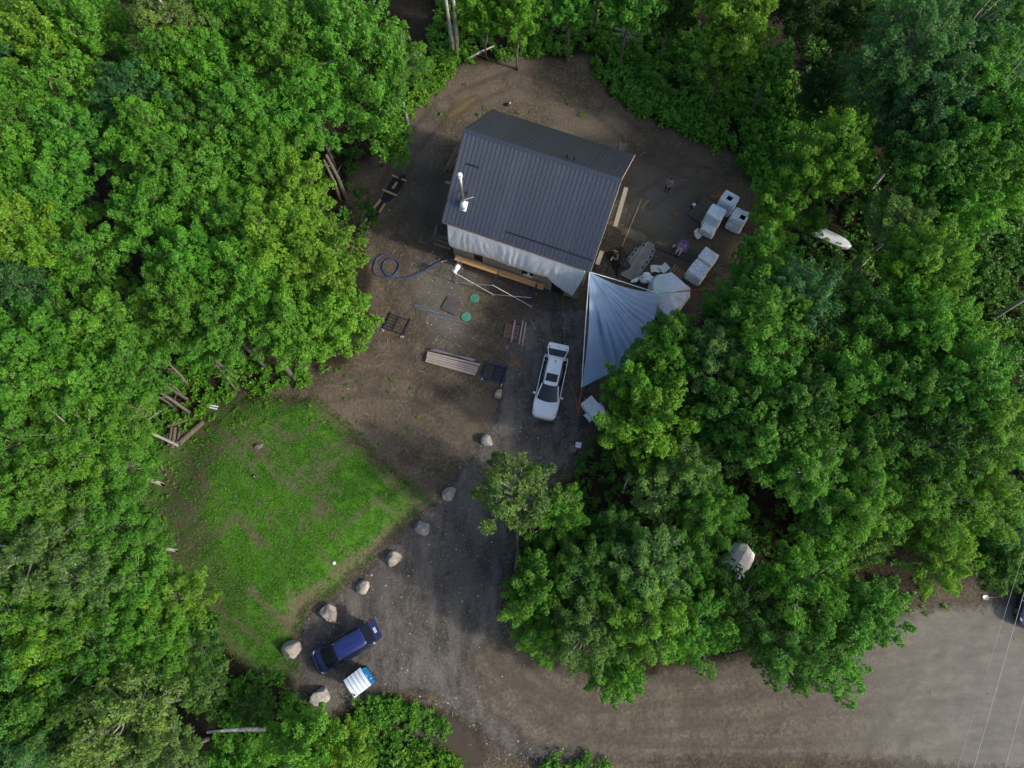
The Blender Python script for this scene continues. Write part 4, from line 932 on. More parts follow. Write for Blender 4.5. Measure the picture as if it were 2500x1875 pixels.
cl = thing('orange_clamp', 'orange clamp lying beside the corner of the white trailer', 'clamp', at(1407, 990, .05)); MB().beam((0, .35, .05), (.02, -.28, .05), .05, .04).beam((-.09, .1, .06), (.1, -.05, .06), .06, .04).build('jaw', M_ORCORD, cl)

# tarp covered heap
hc = at(1635, 722, 0); hp = thing('covered_heap', 'heap wholly covered by a taut pale grey tarp with ridge folds', 'covered heap', (hc.x, hc.y, 0))
def W(u, v, z): p = at(1460+u/6.9125, 560+v/6.9125, z); return (p.x-hc.x, p.y-hc.y, p.z)
top = [W(985,770,1.35), W(1240,722,1.75), W(1385,845,1.9), W(1560,1000,1.55), W(1480,1180,1.6), W(1310,1390,1.5), W(1215,1490,1.3), W(1030,1325,1.75), W(960,1150,1.7), W(930,960,1.55)]
ctr = W(1200, 1085, 2.25); rid = [W(1345, 895, 2.1), W(1110, 1210, 2.0)]
mb = MB(); N_ = len(top); skirt = []
for i, p in enumerate(top):
    d = Vector((p[0], p[1], 0)); d.normalize(); j = .10+.22*(i % 3 == 0); skirt.append((p[0]+d.x*j, p[1]+d.y*j, .12 if i not in (7, 6) else .5))
mb.rings([skirt, [(a[0]*.5+b_[0]*.5+.03*(-1)**i, a[1]*.5+b_[1]*.5, a[2]*.5+b_[2]*.5) for i, (a, b_) in enumerate(zip(skirt, top))], top], cap1=False)
o = len(mb.v); mb.v += [ctr]+rid; tb = o-N_
for i in range(N_):
    j = (i+1) % N_; mb.f.append((tb+i, tb+j, o)); mb.m.append(0)
hv = mb.build('tarp', M_TARPW, hp); s = hv.modifiers.new('soft', 'SUBSURF'); s.levels = s.render_levels = 3; s.subdivision_type = 'SIMPLE'
tx = bpy.data.textures.new('crease', 'CLOUDS'); tx.noise_scale = .7; dsp = hv.modifiers.new('crease', 'DISPLACE'); dsp.texture = tx; dsp.strength = .16; dsp.mid_level = .5
for q in (ctr,): 
    MB().tube([W(1350, 880, 2.02), tuple(Vector(ctr)+Vector((0, 0, .03))), W(1030, 1325, 1.82)], .025, 5).tube([tuple(Vector(ctr)+Vector((0, 0, .03))), W(1560, 1000, 1.62)], .02, 5).build('fold', M_TARPW, hp)
# ------------------------------------------------------------------ pallets and wrapped blocks
def pallet(u, v, z, rz, label, mat, size=(1.2, 1.0), group='timber pallets about the yard', ns=8):
    p = at(u, v, z); t = thing('pallet', label, 'pallet', (p.x, p.y, z), rz, group); L, Wd = size
    sl = MB().box((0, 0, 0), (Wd, L/ns*.54, .022)).mesh('slat', mat); st = MB().box((0, 0, 0), (.05, L, .09)).mesh('stringer', M_DKWOOD)
    for k in range(ns): link('slat', sl, t, (rnd.uniform(-.012, .012), -L/2+L*(k+.5)/ns, .135), (0, 0, rnd.uniform(-.015, .015)))
    for x in (-Wd/2+.03, 0, Wd/2-.03): link('stringer', st, t, (x, 0, .075))
    for k in range(3): link('slat', sl, t, (0, -L/2+L*(k+.5)/3, .018))
    return t
pallet(1708, 525, .02, R_(52), 'dark pallet lying nearest the three wrapped pallets', M_DKWOOD, (1.5, 1.15), ns=9)
pallet(1724, 503, .02, R_(52), 'dark pallet tucked behind the front one beside the wrapped blocks', M_DKWOOD, (1.2, 1.15), ns=8)
pallet(1652, 668, .02, R_(52), 'brown pallet between the covered heap and the wrapped block bags', plain('brown_slat_wood', (.26, .155, .085), .8, 0, .3, 5), (1.2, 1.0), ns=5)
WTEX = bpy.data.textures.new('wrinkle', 'CLOUDS'); WTEX.noise_scale = .28; WTEX.noise_depth = 3
def wrapped(u, v, h, sz, rz, label, hole=None, bags=None, taper=.93, cat='wrapped pallet'):
    p = at(u, v, h); t = thing('wrapped_pallet', label, cat, (p.x, p.y, 0), rz, 'pallets of blocks wrapped in white plastic'); L, Wd = sz[0]*1.08, sz[1]*1.08; h *= 1.06
    def ring(s, z, n_=32, e=.28):
        o = []
        for i in range(n_):
            a = 2*math.pi*i/n_; c, s_ = math.cos(a), math.sin(a); x = math.copysign(abs(c)**e, c)*L/2*s; y = math.copysign(abs(s_)**e, s_)*Wd/2*s
            o.append((x+rnd.uniform(-.03, .03), y+rnd.uniform(-.03, .03), z+rnd.uniform(-.03, .03)))
        return o
    mb = MB(); R = [ring(1.03, .12), ring(1.06, .3), ring(1.0, h*.55), ring(1.02, h*.8), ring(.99, h-.07), ring(taper, h)]
    if hole:
        hx, hy, hs = hole
        def hr(s, z): return [(hx+math.copysign(min(abs(math.cos(2*math.pi*i/32))*1.42, 1), math.cos(2*math.pi*i/32))*hs*s, hy+math.copysign(min(abs(math.sin(2*math.pi*i/32))*1.42, 1), math.sin(2*math.pi*i/32))*hs*s, z) for i in range(32)]
        R += [hr(1.5, h+.01), hr(1.0, h-.02)]; mb.rings(R, cap1=False); mb.rings([hr(1.0, h-.02), hr(.97, h-.45)], 1)
    else: R += [ring(.5, h+.03, e=.6), ring(.15, h+.02, e=1)]; mb.rings(R)
    w_ = mb.build('wrap', [M_WRAP, M_DARKIN], t, False)
    s_ = w_.modifiers.new('fine', 'SUBSURF'); s_.levels = s_.render_levels = 2; s_.subdivision_type = 'SIMPLE'
    d_ = w_.modifiers.new('wrinkle', 'DISPLACE'); d_.texture = WTEX; d_.strength = .13; d_.mid_level = .5; d_.texture_coords = 'GLOBAL'
    for k in (-1, 1): MB().box((k*Wd*.0, k*L*0+k*Wd*.38, .06), (L*.98, .14, .1)).build('stringer', M_DKWOOD, t)
    if bags:
        nx_, ny_ = bags; mt = plain('printed_block_face', (.56, .60, .66), .5, 0, .1, 4)
        bm_ = MB().box((0, 0, 0), (L/nx_*.93, Wd/ny_*.93, .09), taper=.9).mesh('block', M_WRAP); pm = MB().box((0, 0, 0), (L/nx_*.4, Wd/ny_*.12, .006)).mesh('print', plain('faded_red_print', (.42, .27, .30), .6))
        for i in range(nx_):
            for j in range(ny_):
                bo = link('block', bm_, t, (-L/2+L*(i+.5)/nx_, (-Wd/2+Wd*(j+.5)/ny_)*.98, h+.045+rnd.uniform(-.02, .02)), (rnd.uniform(-.05, .05), rnd.uniform(-.05, .05), rnd.uniform(-.03, .03)))
                if rnd.random() < .6: link('print', pm, bo, (0, 0, .049))
    return t
wrapped(1781, 485, 1.55, (1.15, 1.05), R_(-36), 'upper wrapped pallet with a square dark hole in its top', (0, -.02, .20))
wrapped(1749, 519, 1.75, (1.15, 1.05), R_(-33), 'tall wrapped pallet with a crumpled closed top, left of the group')
wrapped(1807, 527, 1.6, (1.1, 1.05), R_(-30), 'wrapped pallet with a dark gap in its top, nearest the trees', (.22, -.08, .2))
wrapped(1731, 557, .8, (1.0, .75), R_(-30), 'lower half used wrapped pallet in front of the tall one')
wrapped(1729, 627, 1.15, (1.15, 1.05), R_(-38), 'wrapped pallet of printed bags under the branches, upper of the two', None, (3, 3))
wrapped(1705, 659, 1.25, (1.2, 1.15), R_(-38), 'wrapped pallet of printed bags beside the covered heap, lower of the two', None, (2, 3))
bb = at(1576, 681, .45); bg_ = thing('plastic_bundle', 'round crumpled bundle of clear white plastic on the slotted panel', 'bundle', (bb.x, bb.y, .1))
bpy_ico = None
def rock_mesh(name, mats, r, sub=3, amp=.25, fl=.75, seed=0, facet=3, smooth=True):
    import bmesh
    bm = bmesh.new(); bmesh.ops.create_icosphere(bm, subdivisions=sub, radius=1)
    rs = np.random.default_rng(seed); Nn = unit(rs.standard_normal((facet*3+6, 3))); dd = rs.uniform(.60, .98, len(Nn))
    from mathutils import noise as mn
    for v in bm.verts:
        p = np.array(v.co); p = p/np.linalg.norm(p); k = p@Nn.T; lim = np.where(k > .2, dd/np.maximum(k, .2), 9).min(); q = min(1.05, lim)
        nn_ = mn.fractal(Vector(p*1.7)+Vector((seed*3.1, 0, 0)), 1.0, 2.0, 4)*amp; p = p*(q+nn_*.35)
        v.co = Vector((p[0]*r[0], p[1]*r[1], p[2]*r[2]))
    me = bpy.data.meshes.new(name); bm.to_mesh(me); bm.free()
    for m_ in (mats if isinstance(mats, list) else [mats]): me.materials.append(m_)
    me.polygons.foreach_set('use_smooth', [smooth]*len(me.polygons)); return me
link('plastic', rock_mesh('plastic', M_WRAP, (.55, .52, .5), 4, .9, .8, 5, 8, False), bg_, (0, 0, .42))
link('plastic_tail', rock_mesh('plastic_tail', M_WRAP, (.4, .16, .12), 3, 1.0, .8, 9, 5, False), bg_, (-.75, .0, .2), (0, 0, .5))
# long grey panel with black slots
pa = [at(u, v, .15) for u, v in ((1584,588),(1599,597),(1595,622),(1577,648),(1551,690),(1515,672),(1521,653),(1532,631),(1553,608),(1574,593))]
pc = sum(pa, Vector())/10; pn = thing('slotted_panel', 'long weathered grey panel with black slots along both edges', 'panel', (pc.x, pc.y, 0))
MB().prism([(p.x-pc.x, p.y-pc.y) for p in pa], .05, .18).build('deck', plain('weathered_grey_plastic', (.185, .165, .16), .55, 0, .35, 1.6), pn, bevel=.03)
M_SLOT = plain('grey_rim_plastic', (.27, .28, .29), .5)
ax_ = (at(1592, 592, .15)-at(1535, 682, .15)).normalized(); sd_ = Vector((-ax_.y, ax_.x, 0))
for (u, v) in ((1571,599),(1552,611),(1544,622),(1535,633),(1525,648),(1593,614),(1588,628),(1579,641),(1569,653)):
    p = at(u, v, .2); a_ = math.atan2(ax_.y, ax_.x)
    so = MB().box((0, 0, 0), (.42, .26, .07)).build('slot_rim', M_SLOT, pn, loc=(p.x-pc.x, p.y-pc.y, .20), rot=(0, 0, a_)); MB().box((0, 0, .04), (.30, .15, .012)).build('slot', M_BLACK, so)
MB().beam(ax_*1.5+sd_*.1+Vector((0, 0, .2)), -ax_*1.3+sd_*.12+Vector((0, 0, .2)), .07, .05).build('rib', M_SLOT, pn)
# black tarp heap
bt = at(1512, 640, 0); t = thing('black_tarp', 'crumpled black tarp heaped between the house corner and the slotted panel', 'tarp', (bt.x, bt.y, 0))
def blk(u, v):
    x = (u-.5)*1.7; y = (v-.5)*2.6; r = np.maximum(np.abs(u-.5), np.abs(v-.5))*2; z = .55*sm(1.05-r)*(.5+fbm(x*1.7+5, y*1.7, 4)) + .05
    return np.column_stack([x*.8-y*.35+.12*fbm(y*2, x*2), y*.85+x*.35, z])
cloth('heap', blk, 44, 44, M_BLACKM, t)
# ------------------------------------------------------------------ black membrane strips weighted with boards
def strip(L, label, w_=None):
    a = [at(850+u/3.687, 400+v/3.687, .03) for u, v in L]; c = sum(a, Vector())/len(a); t = thing('membrane_strip', label, 'membrane', (c.x, c.y, 0), 0, 'black membrane strips')
    MB().prism([(p.x-c.x, p.y-c.y) for p in a], .015, .05).build('membrane', M_BLACKM, t)
strip([(470,85),(525,110),(505,160),(440,280),(365,345),(295,320),(345,215),(395,140)], 'wide black membrane strip left of the house, upper piece')
strip([(300,325),(345,345),(250,490),(140,630),(105,600),(215,455)], 'narrow black membrane strip running down to the trees, right piece')
strip([(205,400),(245,420),(115,580),(75,570)], 'narrow black membrane strip running down to the trees, left piece')
for p, q, wd, lb, m_ in (((395,102),(522,152),.16,'upper crosswise batten on the wide black membrane',M_TAN), ((312,232),(437,284),.17,'lower crosswise batten on the wide black membrane',M_TAN), ((400,222),(440,165),.19,'short pale board in the middle of the wide black membrane',M_TAN),
    ((226,405),(292,322),.2,'pale board on the left edge where the black strips meet',M_TAN),((280,436),(332,355),.17,'darker board on the right edge where the black strips meet',M_ORANGE),((108,568),(168,490),.19,'pale board on the lower end of the left black strip',M_TAN),((170,575),(208,518),.19,'short orange board on the lower end of the right black strip',M_ORANGE)):
    a, c = at(850+p[0]/3.687, 400+p[1]/3.687, .08), at(850+q[0]/3.687, 400+q[1]/3.687, .08); mm = (a+c)/2
    t = thing('board', lb, 'board', (mm.x, mm.y, .055), 0, 'boards weighting the black membrane'); MB().beam(a-mm+Vector((0,0,.02)), c-mm+Vector((0,0,.02)), wd, .04).build('plank', m_, t)
# ------------------------------------------------------------------ blue hose
def ztube(name, label, cat, pts_, r, mat, zs=.03, sc_=3.687, off=(850, 400), part='hose'):
    a = [at(off[0]+p[0]/sc_, off[1]+p[1]/sc_, (p[2] if len(p) > 2 else zs)) for p in pts_]
    # smooth with Catmull-Rom
    out_ = []
    for i in range(len(a)-1):
        p0, p1, p2, p3 = a[max(i-1, 0)], a[i], a[i+1], a[min(i+2, len(a)-1)]
        for k in range(6):
            s = k/6; out_.append(.5*((2*p1)+(p2-p0)*s+(2*p0-5*p1+4*p2-p3)*s*s+(3*p1-p0-3*p2+p3)*s**3))
    out_.append(a[-1]); c = out_[len(out_)//2].copy(); c.z = 0; t = thing(name, label, cat, c)
    MB().tube([p-c for p in out_], r, 6).build(part, mat, t, True); return t
hs = ztube('hose', 'blue hose with one round loop on the dirt left of the house', 'hose', [(345,808),(290,830),(250,868),(236,905),(225,960),(250,1000),(290,1013),(370,1018),(430,982,.06),(461,915,.06),(430,865),(385,855),(330,880),(308,930),(330,985),(380,1020,.05),(470,1028),(560,1015),(650,975),(740,925),(820,885),(900,860),(975,852),(1040,875),(1080,912)], .048, M_HOSE, .05)
a, c = at(850+838/3.687, 400+880/3.687, .06), at(850+895/3.687, 400+870/3.687, .06); MB().tube([a-hs.location, c-hs.location], .065, 8).build('coupling', M_TAN, hs)
for (u, v, lb) in ((1158, 728, 'round green lid in the ground nearer the house'), (1137.5, 773, 'round green lid in the ground nearer the steel tubes')):
    p = at(u, v, .05); t = thing('manhole_lid', lb, 'lid', (p.x, p.y, 0), rnd.random(), 'green septic lids')
    MB().tube([(0,0,-.02),(0,0,.05),(0,0,.07)], [.37,.37,.34], 28).build('lid', M_GREENLID, t)
    mb = MB()
    for k in range(6): mb.box((.2*math.cos(k*1.047), .2*math.sin(k*1.047), .075), (.2, .025, .012), rz=k*1.047)
    mb.build('rib', M_GREENLID, t); MB().tube([(0,0,.068),(0,0,.082)], .06, 10).build('hub', M_GREENLID, t)
pq = [at(1050+u/5.53, 530+v/5.53, .12) for u, v in ((248,1066),(424,1145),(336,1325),(145,1232))]; c = sum(pq, Vector())/4
t = thing('plywood_sheet', 'square dark plywood sheet lying near the green lids', 'plywood', (c.x, c.y, 0)); MB().prism([(p.x-c.x, p.y-c.y) for p in pq], .09, .115).build('panel', plain('dark_plywood', (.075, .07, .068), .75, 0, .3, 2), t)
MB().beam((-.5, -.25, .045), (.35, -.65, .045), .09, .09).build('batten', M_GREYWOOD, t)
TUB = 'steel tubes lying by the plywood'
for p, q, lb in (((580,1272),(975,1388),'longest dull steel tube lying under the plywood sheet'), ((592,1290),(960,1380),'second dull steel tube beside the longest one'), ((700,1345),(1085,1440),'bright steel tube nearest the lower green lid'), ((715,1362),(930,1405),'short steel tube next to the bright one'), ((600,1268),(800,1318),'shortest steel tube at the upper left of the tube bundle')):
    a, c = at(850+p[0]/3.687, 400+p[1]/3.687, .05), at(850+q[0]/3.687, 400+q[1]/3.687, .05); mm = (a+c)/2; t = thing('steel_tube', lb, 'tube', (mm.x, mm.y, 0), 0, TUB); MB().tube([a-mm+Vector((0,0,.05)), c-mm+Vector((0,0,.05))], .035, 6).build('pipe', M_GALV, t)
# lying scaffold frames
def lyingframe(corners, label, mat, z, rungs=4, mid=True, group='scaffold frames lying on the dirt', ends=True):
    a, b_, c, d = [at(u, v, z) for u, v in corners]; mm = (a+b_+c+d)/4; mm.z = 0; t = thing('scaffolding', label, 'scaffold frame', mm, 0, group)
    a, b_, c, d = a-mm, b_-mm, c-mm, d-mm        # a-d is one leg, b-c the other
    MB().tube([a, d], .032, 6).build('leg', mat, t); MB().tube([b_, c], .032, 6).build('leg', mat, t)
    L = lambda p, q, s: p+(q-p)*s
    for s in (.12, .93): MB().tube([L(a, d, s), L(b_, c, s)], .024, 6).build('crossbar', mat, t)
    if mid: MB().tube([L(L(a, d, .12), L(b_, c, .12), .48), L(L(a, d, .93), L(b_, c, .93), .48)], .022, 6).build('upright', mat, t)
    for k in range(rungs):
        s = .12+.81*(k+1)/(rungs+1); MB().tube([L(a, d, s), L(L(a, d, s), L(b_, c, s), .48)], .02, 5).build('rung', mat, t)
    if ends:
        for p, q in ((d, a), (c, b_)): MB().tube([p, p+(p-q).normalized()*.16], .024, 6).build('pin', M_WHITE, t)
Z3 = lambda u, v: (850+u/3.687, 400+v/3.687)
lyingframe([Z3(382,1330), Z3(560,1388), Z3(480,1545), Z3(308,1480)], 'dark scaffold frame lying lower on the dirt left of the tubes', M_DARKPAINT, .05)
lyingframe([Z3(392,1338), Z3(570,1396), Z3(498,1548), Z3(322,1492)], 'dark scaffold frame stacked on top of its twin on the dirt', M_DARKPAINT, .14)
Z4 = lambda u, v: (1000+u/4.148, 800+v/4.148)
for k, lb in enumerate(('bottom navy scaffold frame of the stack by the old planks', 'middle navy scaffold frame of the stack by the old planks', 'top navy scaffold frame of the stack by the old planks')):
    o = k*4; lyingframe([Z4(990+o,392-o), Z4(785+o,335-o), Z4(728+o,512-o), Z4(930+o,575-o)], lb, M_BLUEPAINT, .06+.08*k, 3, True, 'navy scaffold frames stacked by the planks')
M_UNDER = wood('blackened_board', (.045, .038, .032))
MB_ = [Z4(775, 350), Z4(980, 400), Z4(925, 560), Z4(725, 505)]
pq = [at(*p, .02) for p in MB_]; c = sum(pq, Vector())/4; t = thing('dark_boards', 'dark boards lying under the navy scaffold frames', 'boards', (c.x, c.y, 0))
for k in range(8):
    s0 = k/8+.01; s1 = (k+1)/8-.02; L = lambda p, q, s: p+(q-p)*s
    q4 = [L(pq[0], pq[1], s0), L(pq[0], pq[1], s1), L(pq[3], pq[2], s1), L(pq[3], pq[2], s0)]; MB().prism([(p.x-c.x, p.y-c.y) for p in q4], .0, .025).build('board', M_UNDER, t)
# stack of old planks
for k in range(10):
    lay = k//5; j = k % 5; s = (j+.5)/5; o = 6 if lay == 0 else 0
    P0 = Vector((182, 240))+(Vector((167, 345))-Vector((182, 240)))*s; P1 = Vector((712, 365))+(Vector((668, 485))-Vector((712, 365)))*s
    a, c = at(*Z4(P0.x+rnd.uniform(-8, 8), P0.y+o), .1+.13*lay), at(*Z4(P1.x+rnd.uniform(-14, 8), P1.y+o), .1+.13*lay); mm = (a+c)/2
    names = ('farthest from the white car side', 'second', 'middle', 'fourth', 'outermost lower')
    lb = (('bottom layer plank', 'top layer plank')[lay] + ' of the old timber stack, ' + ('along its upper edge', 'second from its upper edge', 'in its middle', 'second from its lower edge', 'along its lower edge')[j])
    t = thing('old_plank', lb, 'plank', mm, 0, 'old planks stacked on the dirt'); MB().beam(a-mm, c-mm, .148, .055).build('board', M_GREYWOOD, t, bevel=.006)
for k in range(4):
    a, c = at(*Z4(205+20*k, 225-2*k), .36), at(*Z4(660-8*k+10, 325+4*k), .36); mm = (a+c)/2
    t = thing('steel_tube', ('uppermost', 'second', 'third', 'lowest')[k]+' thin steel tube along the upper edge of the old timber stack', 'tube', mm, 0, 'thin tubes on the old timber stack'); MB().tube([a-mm, c-mm], .03, 6).build('pipe', M_GALV, t)
# reddish pallet with three grey beams
pallet(1248.5, 811, .02, R_(-13), 'red brown pallet between the house and the white car', M_REDWOOD, (1.15, 1.05), ns=7)
for p, q, z, lb in (((1502,1408),(1467,1602),.22,'grey beam lying across the red brown pallet'), ((1575,1410),(1538,1622),.08,'grey beam with holes right beside the red brown pallet'), ((1601,1426),(1566,1636),.08,'outer grey beam with a hole at its end by the red brown pallet')):
    a, c = at(*Z3(*p), z), at(*Z3(*q), z); mm = (a+c)/2; t = thing('beam', lb, 'beam', mm, 0, 'grey beams by the red brown pallet'); MB().beam(a-mm, c-mm, .13, .1).build('timber', M_GREYWOOD, t, bevel=.008)
    d = (c-a).normalized()
    for e in (a-mm+d*.12, c-mm-d*.12): MB().box((e.x, e.y, e.z+.052), (.06, .06, .006), rz=math.atan2(d.y, d.x)).build('hole', M_DARKIN, t)
for u, v, lb in ((1299, 790, 'small square block on the dirt, upper of two'), (1305, 801, 'small square block with dark centre on the dirt, lower of two')):
    p = at(u, v, 0); t = thing('block', lb, 'block', (p.x, p.y, 0), .4, 'small blocks by the beams'); MB().box((0, 0, .05), (.13, .13, .1)).build('body', M_GREYWOOD, t); MB().box((0, 0, .101), (.05, .05, .006)).build('hole', M_DARKIN, t)
# cords
ztube('extension_cord', 'tan cord running from the house past the white car', 'cord', [(1795,1060),(1800,1180),(1785,1290),(1825,1370),(1812,1480),(1815,1640)], .016, M_STRING, .02, 5.53, (1050, 530), 'cord')
ztube('extension_cord', 'tan cord end coiled at the white trailer', 'cord', [(1570,0),(1572,180),(1590,330),(1630,560),(1690,740),(1705,860),(1680,905),(1650,930),(1665,955),(1700,940),(1710,900)], .016, M_STRING, .02, 4.148, (1000, 800), 'cord')
ztube('cable', 'black cable curving from the dirt to the silver tarp', 'cable', [(1690,1100),(1660,1330),(1640,1480),(1680,1580),(1770,1620),(1900,1610),(2060,1650)], .02, M_BLACK, .02, 5.53, (1050, 530), 'cord')
ztube('cable', 'black cable crossing the dirt from the house corner to the wrapped bags', 'cable', [(300,600),(400,650),(560,725),(740,800),(830,848),(950,900),(1080,955),(1200,1000)], .025, M_BLACK, .03, 4.148, (1400, 400), 'cord')
for p, q, lb in (((1566,486),(1518,603),'long thin pole lying on the dirt right of the house'), ((1584,488),(1566,509),'short pale stick lying beside the long thin pole')):
    a, c = at(*p, .05), at(*q, .05); mm = (a+c)/2; t = thing('pole', lb, 'pole', mm, 0); MB().tube([a-mm, c-mm], .035, 6).build('rod', M_TAN, t)
# ------------------------------------------------------------------ cars
def paint(name, col, coat=.8, rough=.35): return plain(name, col, rough, 0, .04, 1.5, .5, 0, coat)
M_LAMP = plain('headlamp_lens', (.42, .45, .48), .12, 0, .2, 20); M_TAIL = plain('tail_lamp_lens', (.16, .01, .012), .2); M_PLATE = plain('plate_white', (.62, .64, .66), .5)
M_RIM = plain('alloy_rim', (.35, .36, .38), .3, .8); M_CABIN = plain('cabin_trim', (.10, .085, .065), .8, 0, .5, 5)
def car(label, front, back, L, W, H, body, roofcol, gate=True, rails=False, sunroof=False, plate=False, hood=.27, lamp_big=False, belt=.93, cab=(.235, .02, -.455, -.40)):
    f, r = Vector(front), Vector(back); d = (f-r); rz = math.atan2(d.y, d.x); u = d.normalized(); c = f-u*(L/2); c.z = 0
    t = thing('parked_car', label, 'car', c, rz)
    h = L/2
    def ztop(x):
        return belt*float(np.interp(x/h, [-1, -.985, -.95, -.88, -.5, .3, .62, .80, .90, .955, .985, 1], [.80, .90, .96, 1.0, 1, 1, .945, .885, .82, .75, .68, .58]))
    mb = MB(); R = []
    for q in (-1, -.985, -.95, -.9, -.8, -.6, -.4, -.2, 0, .2, .35, .5, .62, .72, .8, .87, .92, .955, .98, 1.0):
        x = q*h; zt = ztop(x); wd = W/2*float(np.interp(q, [-1, -.985, -.95, -.88, .6, .72, .80, .87, .92, .955, .98, 1], [.80, .88, .94, .985, 1, .985, .965, .94, .905, .855, .79, .66]))
        half = [(.93, .20), (.985, .33), (1.0, .50), (.998, min(zt-.12, .76)), (.985, zt-.045), (.945, zt-.008), (.80, zt+.022), (.5, zt+.040), (.2, zt+.047)]
        R.append([(x, -a*wd, z) for a, z in half]+[(x, a*wd, z) for a, z in half[::-1]])
    n_ = len(R[0]); V = [p for r in R for p in r]
    mb.add(V, [(i*n_+k, (i+1)*n_+k, (i+1)*n_+(k+1) % n_, i*n_+(k+1) % n_) for i in range(len(R)-1) for k in range(n_)]+[tuple(range(n_)), tuple((len(R)-1)*n_+k for k in range(n_))[::-1]])
    bo_ = mb.build('body', body, t, True); es = bo_.modifiers.new('edge', 'EDGE_SPLIT'); es.split_angle = R_(62)
    for s in (-1, 1):      # seams of bonnet and doors
        MB().beam((h*.93, s*W*.30, ztop(h*.93)+.034), (cab[0]*L-.05, s*W*.385, ztop(cab[0]*L)+.022), .016, .008).build('bonnet_seam', M_BLACK, bo_)
        for k in (cab[0]*L-.30, (cab[1]+cab[3])/2*L-.05, cab[2]*L+.25): MB().beam((k, s*(W/2+.002), .32), (k, s*(W/2-.01), belt-.05), .014, .008, up=(1, 0, 0)).build('door_seam', M_BLACK, bo_)
    # greenhouse
    xa, xb, xc, xd = [k*L for k in cab]; yb, yt = W/2*.90, W/2*.66; zb = belt+.0
    P = lambda x, y, z: (x, y, z)
    xw0, xw1, xr1, xr0 = xa, xb, xd, xc
    mb = MB(); mb.add([P(xw0-.03,-yb+.04,zb-.1),P(xw0-.03,yb-.04,zb-.1),P(xr0+.05,yb-.04,zb-.1),P(xr0+.05,-yb+.04,zb-.1),P(xw1,-yt+.03,H-.06),P(xw1,yt-.03,H-.06),P(xr1+.06,yt-.03,H-.06),P(xr1+.06,-yt+.03,H-.06)],
           [(0,1,5,4),(1,2,6,5),(2,3,7,6),(3,0,4,7),(4,5,6,7)]); mb.build('cabin', M_CABIN if gate else M_DARKIN, t)
    def curved(pb, pt, bulge, nm, n_=8):
        mb = MB(); b0, b1 = map(Vector, pb); t0, t1 = map(Vector, pt); V = []
        for i in range(n_+1):
            s = i/n_; k = 1-(2*s-1)**2
            for (p, q) in ((b0, b1), (t0, t1)): V.append(p+(q-p)*s+Vector((bulge*k, 0, 0)))
        return mb.add(V, [(2*i, 2*i+2, 2*i+3, 2*i+1) for i in range(n_)]).build(nm, M_GLASS, t, True)
    ws = curved((P(xw0, -yb*.93, zb+.03), P(xw0, yb*.93, zb+.03)), (P(xw1+.04, -yt*.93, H-.045), P(xw1+.04, yt*.93, H-.045)), .16, 'windshield')
    for k in (-.25, .25):
        MB().beam((xw0-.02, k*W*.9, zb+.10), (xw0-.06, k*W*.9-.5, zb+.13), .02, .012).build('wiper', M_BLACK, ws)
    if not gate: curved((P(xr0, yb*.9, zb+.02), P(xr0, -yb*.9, zb+.02)), (P(xr1, yt*.93, H-.05), P(xr1, -yt*.93, H-.05)), -.08, 'rear_window')
    for s in (-1, 1):
        xm = (xw1+xr1)/2-.05; pts_ = [((xw0-.12, xm+.05), (xw1-.08, xm+.04)), ((xm-.03, xr0+.45), (xm-.03, xr1+.42)), ((xr0+.36, xr0+.14), (xr1+.34, xr1+.16))]
        for (b0, b1), (t0, t1) in pts_:
            MB().add([P(b0, s*(yb+.008), zb+.03), P(b1, s*(yb+.008), zb+.03), P(t1, s*(yt+.012), H-.075), P(t0, s*(yt+.012), H-.075), P(b0, s*(yb-.03), zb+.03), P(b1, s*(yb-.03), zb+.03), P(t1, s*(yt-.03), H-.075), P(t0, s*(yt-.03), H-.075)], [(0,1,2,3),(7,6,5,4),(0,4,5,1),(3,2,6,7),(1,5,6,2),(0,3,7,4)]).build('side_window', M_GLASS, t)
        mb = MB(); mb.tube([P(xw0+.06, s*yb*.97, zb+.01), P(xw1+.05, s*yt*.97, H-.05)], .045, 6); mb.build('front_pillar', body, t)
        mb = MB(); mb.tube([P(xr0, s*yb*.97, zb-.02), P(xr1+.05, s*yt*.98, H-.06)], .06, 6); mb.build('rear_pillar', body, t)
        mb = MB(); mb.tube([P(xm+.01, s*(yb), zb), P(xm, s*(yt), H-.07)], .04, 5); mb.build('centre_pillar', M_BLACK, t)
    # roof skin
    mb = MB(); R = []
    for (sx, sy, z) in ((1.0, 1.03, H-.09), (1.0, 1.03, H-.055), (.985, .97, H-.02), (.95, .6, H+.012), (.9, .1, H+.02)):
        ring = []; xm, hl = (xw1+xr1)/2, (xw1-xr1)/2+.05
        for i in range(36):
            a = 2*math.pi*i/36; ca, sa = math.cos(a), math.sin(a)
            x = math.copysign(abs(ca)**.22, ca)*hl*sx; y = math.copysign(abs(sa)**.22, sa)*yt*sy*(1-.05*(x/hl)**2); x += .06*(1-(y/yt)**2)*(1 if ca > .3 else 0)
            ring.append((xm+x, y, z - (.05*(x/hl)**2)))
        R.append(ring)
    mb.rings(R, cap0=True, cap1=True); rf = mb.build('roof', roofcol, t, True)
    if rails:
        for s in (-1, 1): MB().beam((xw1-.1, s*yt*.94, H+.02), (xr1+.15, s*yt*.94, H+.01), .07, .05).build('roof_rail', M_BLACK, rf)
        MB().tube([(xr1+.3, 0, H), (xr1+.24, 0, H+.1)], .03, 6).build('antenna', M_BLACK, rf)
    if sunroof: MB().prism([(xw1-.18,-yt*.68),(xw1-.18,yt*.68),(xw1-.78,yt*.68),(xw1-.78,-yt*.68)], H-.03, H+.026).build('sunroof', M_GLASS, rf, bevel=.02)
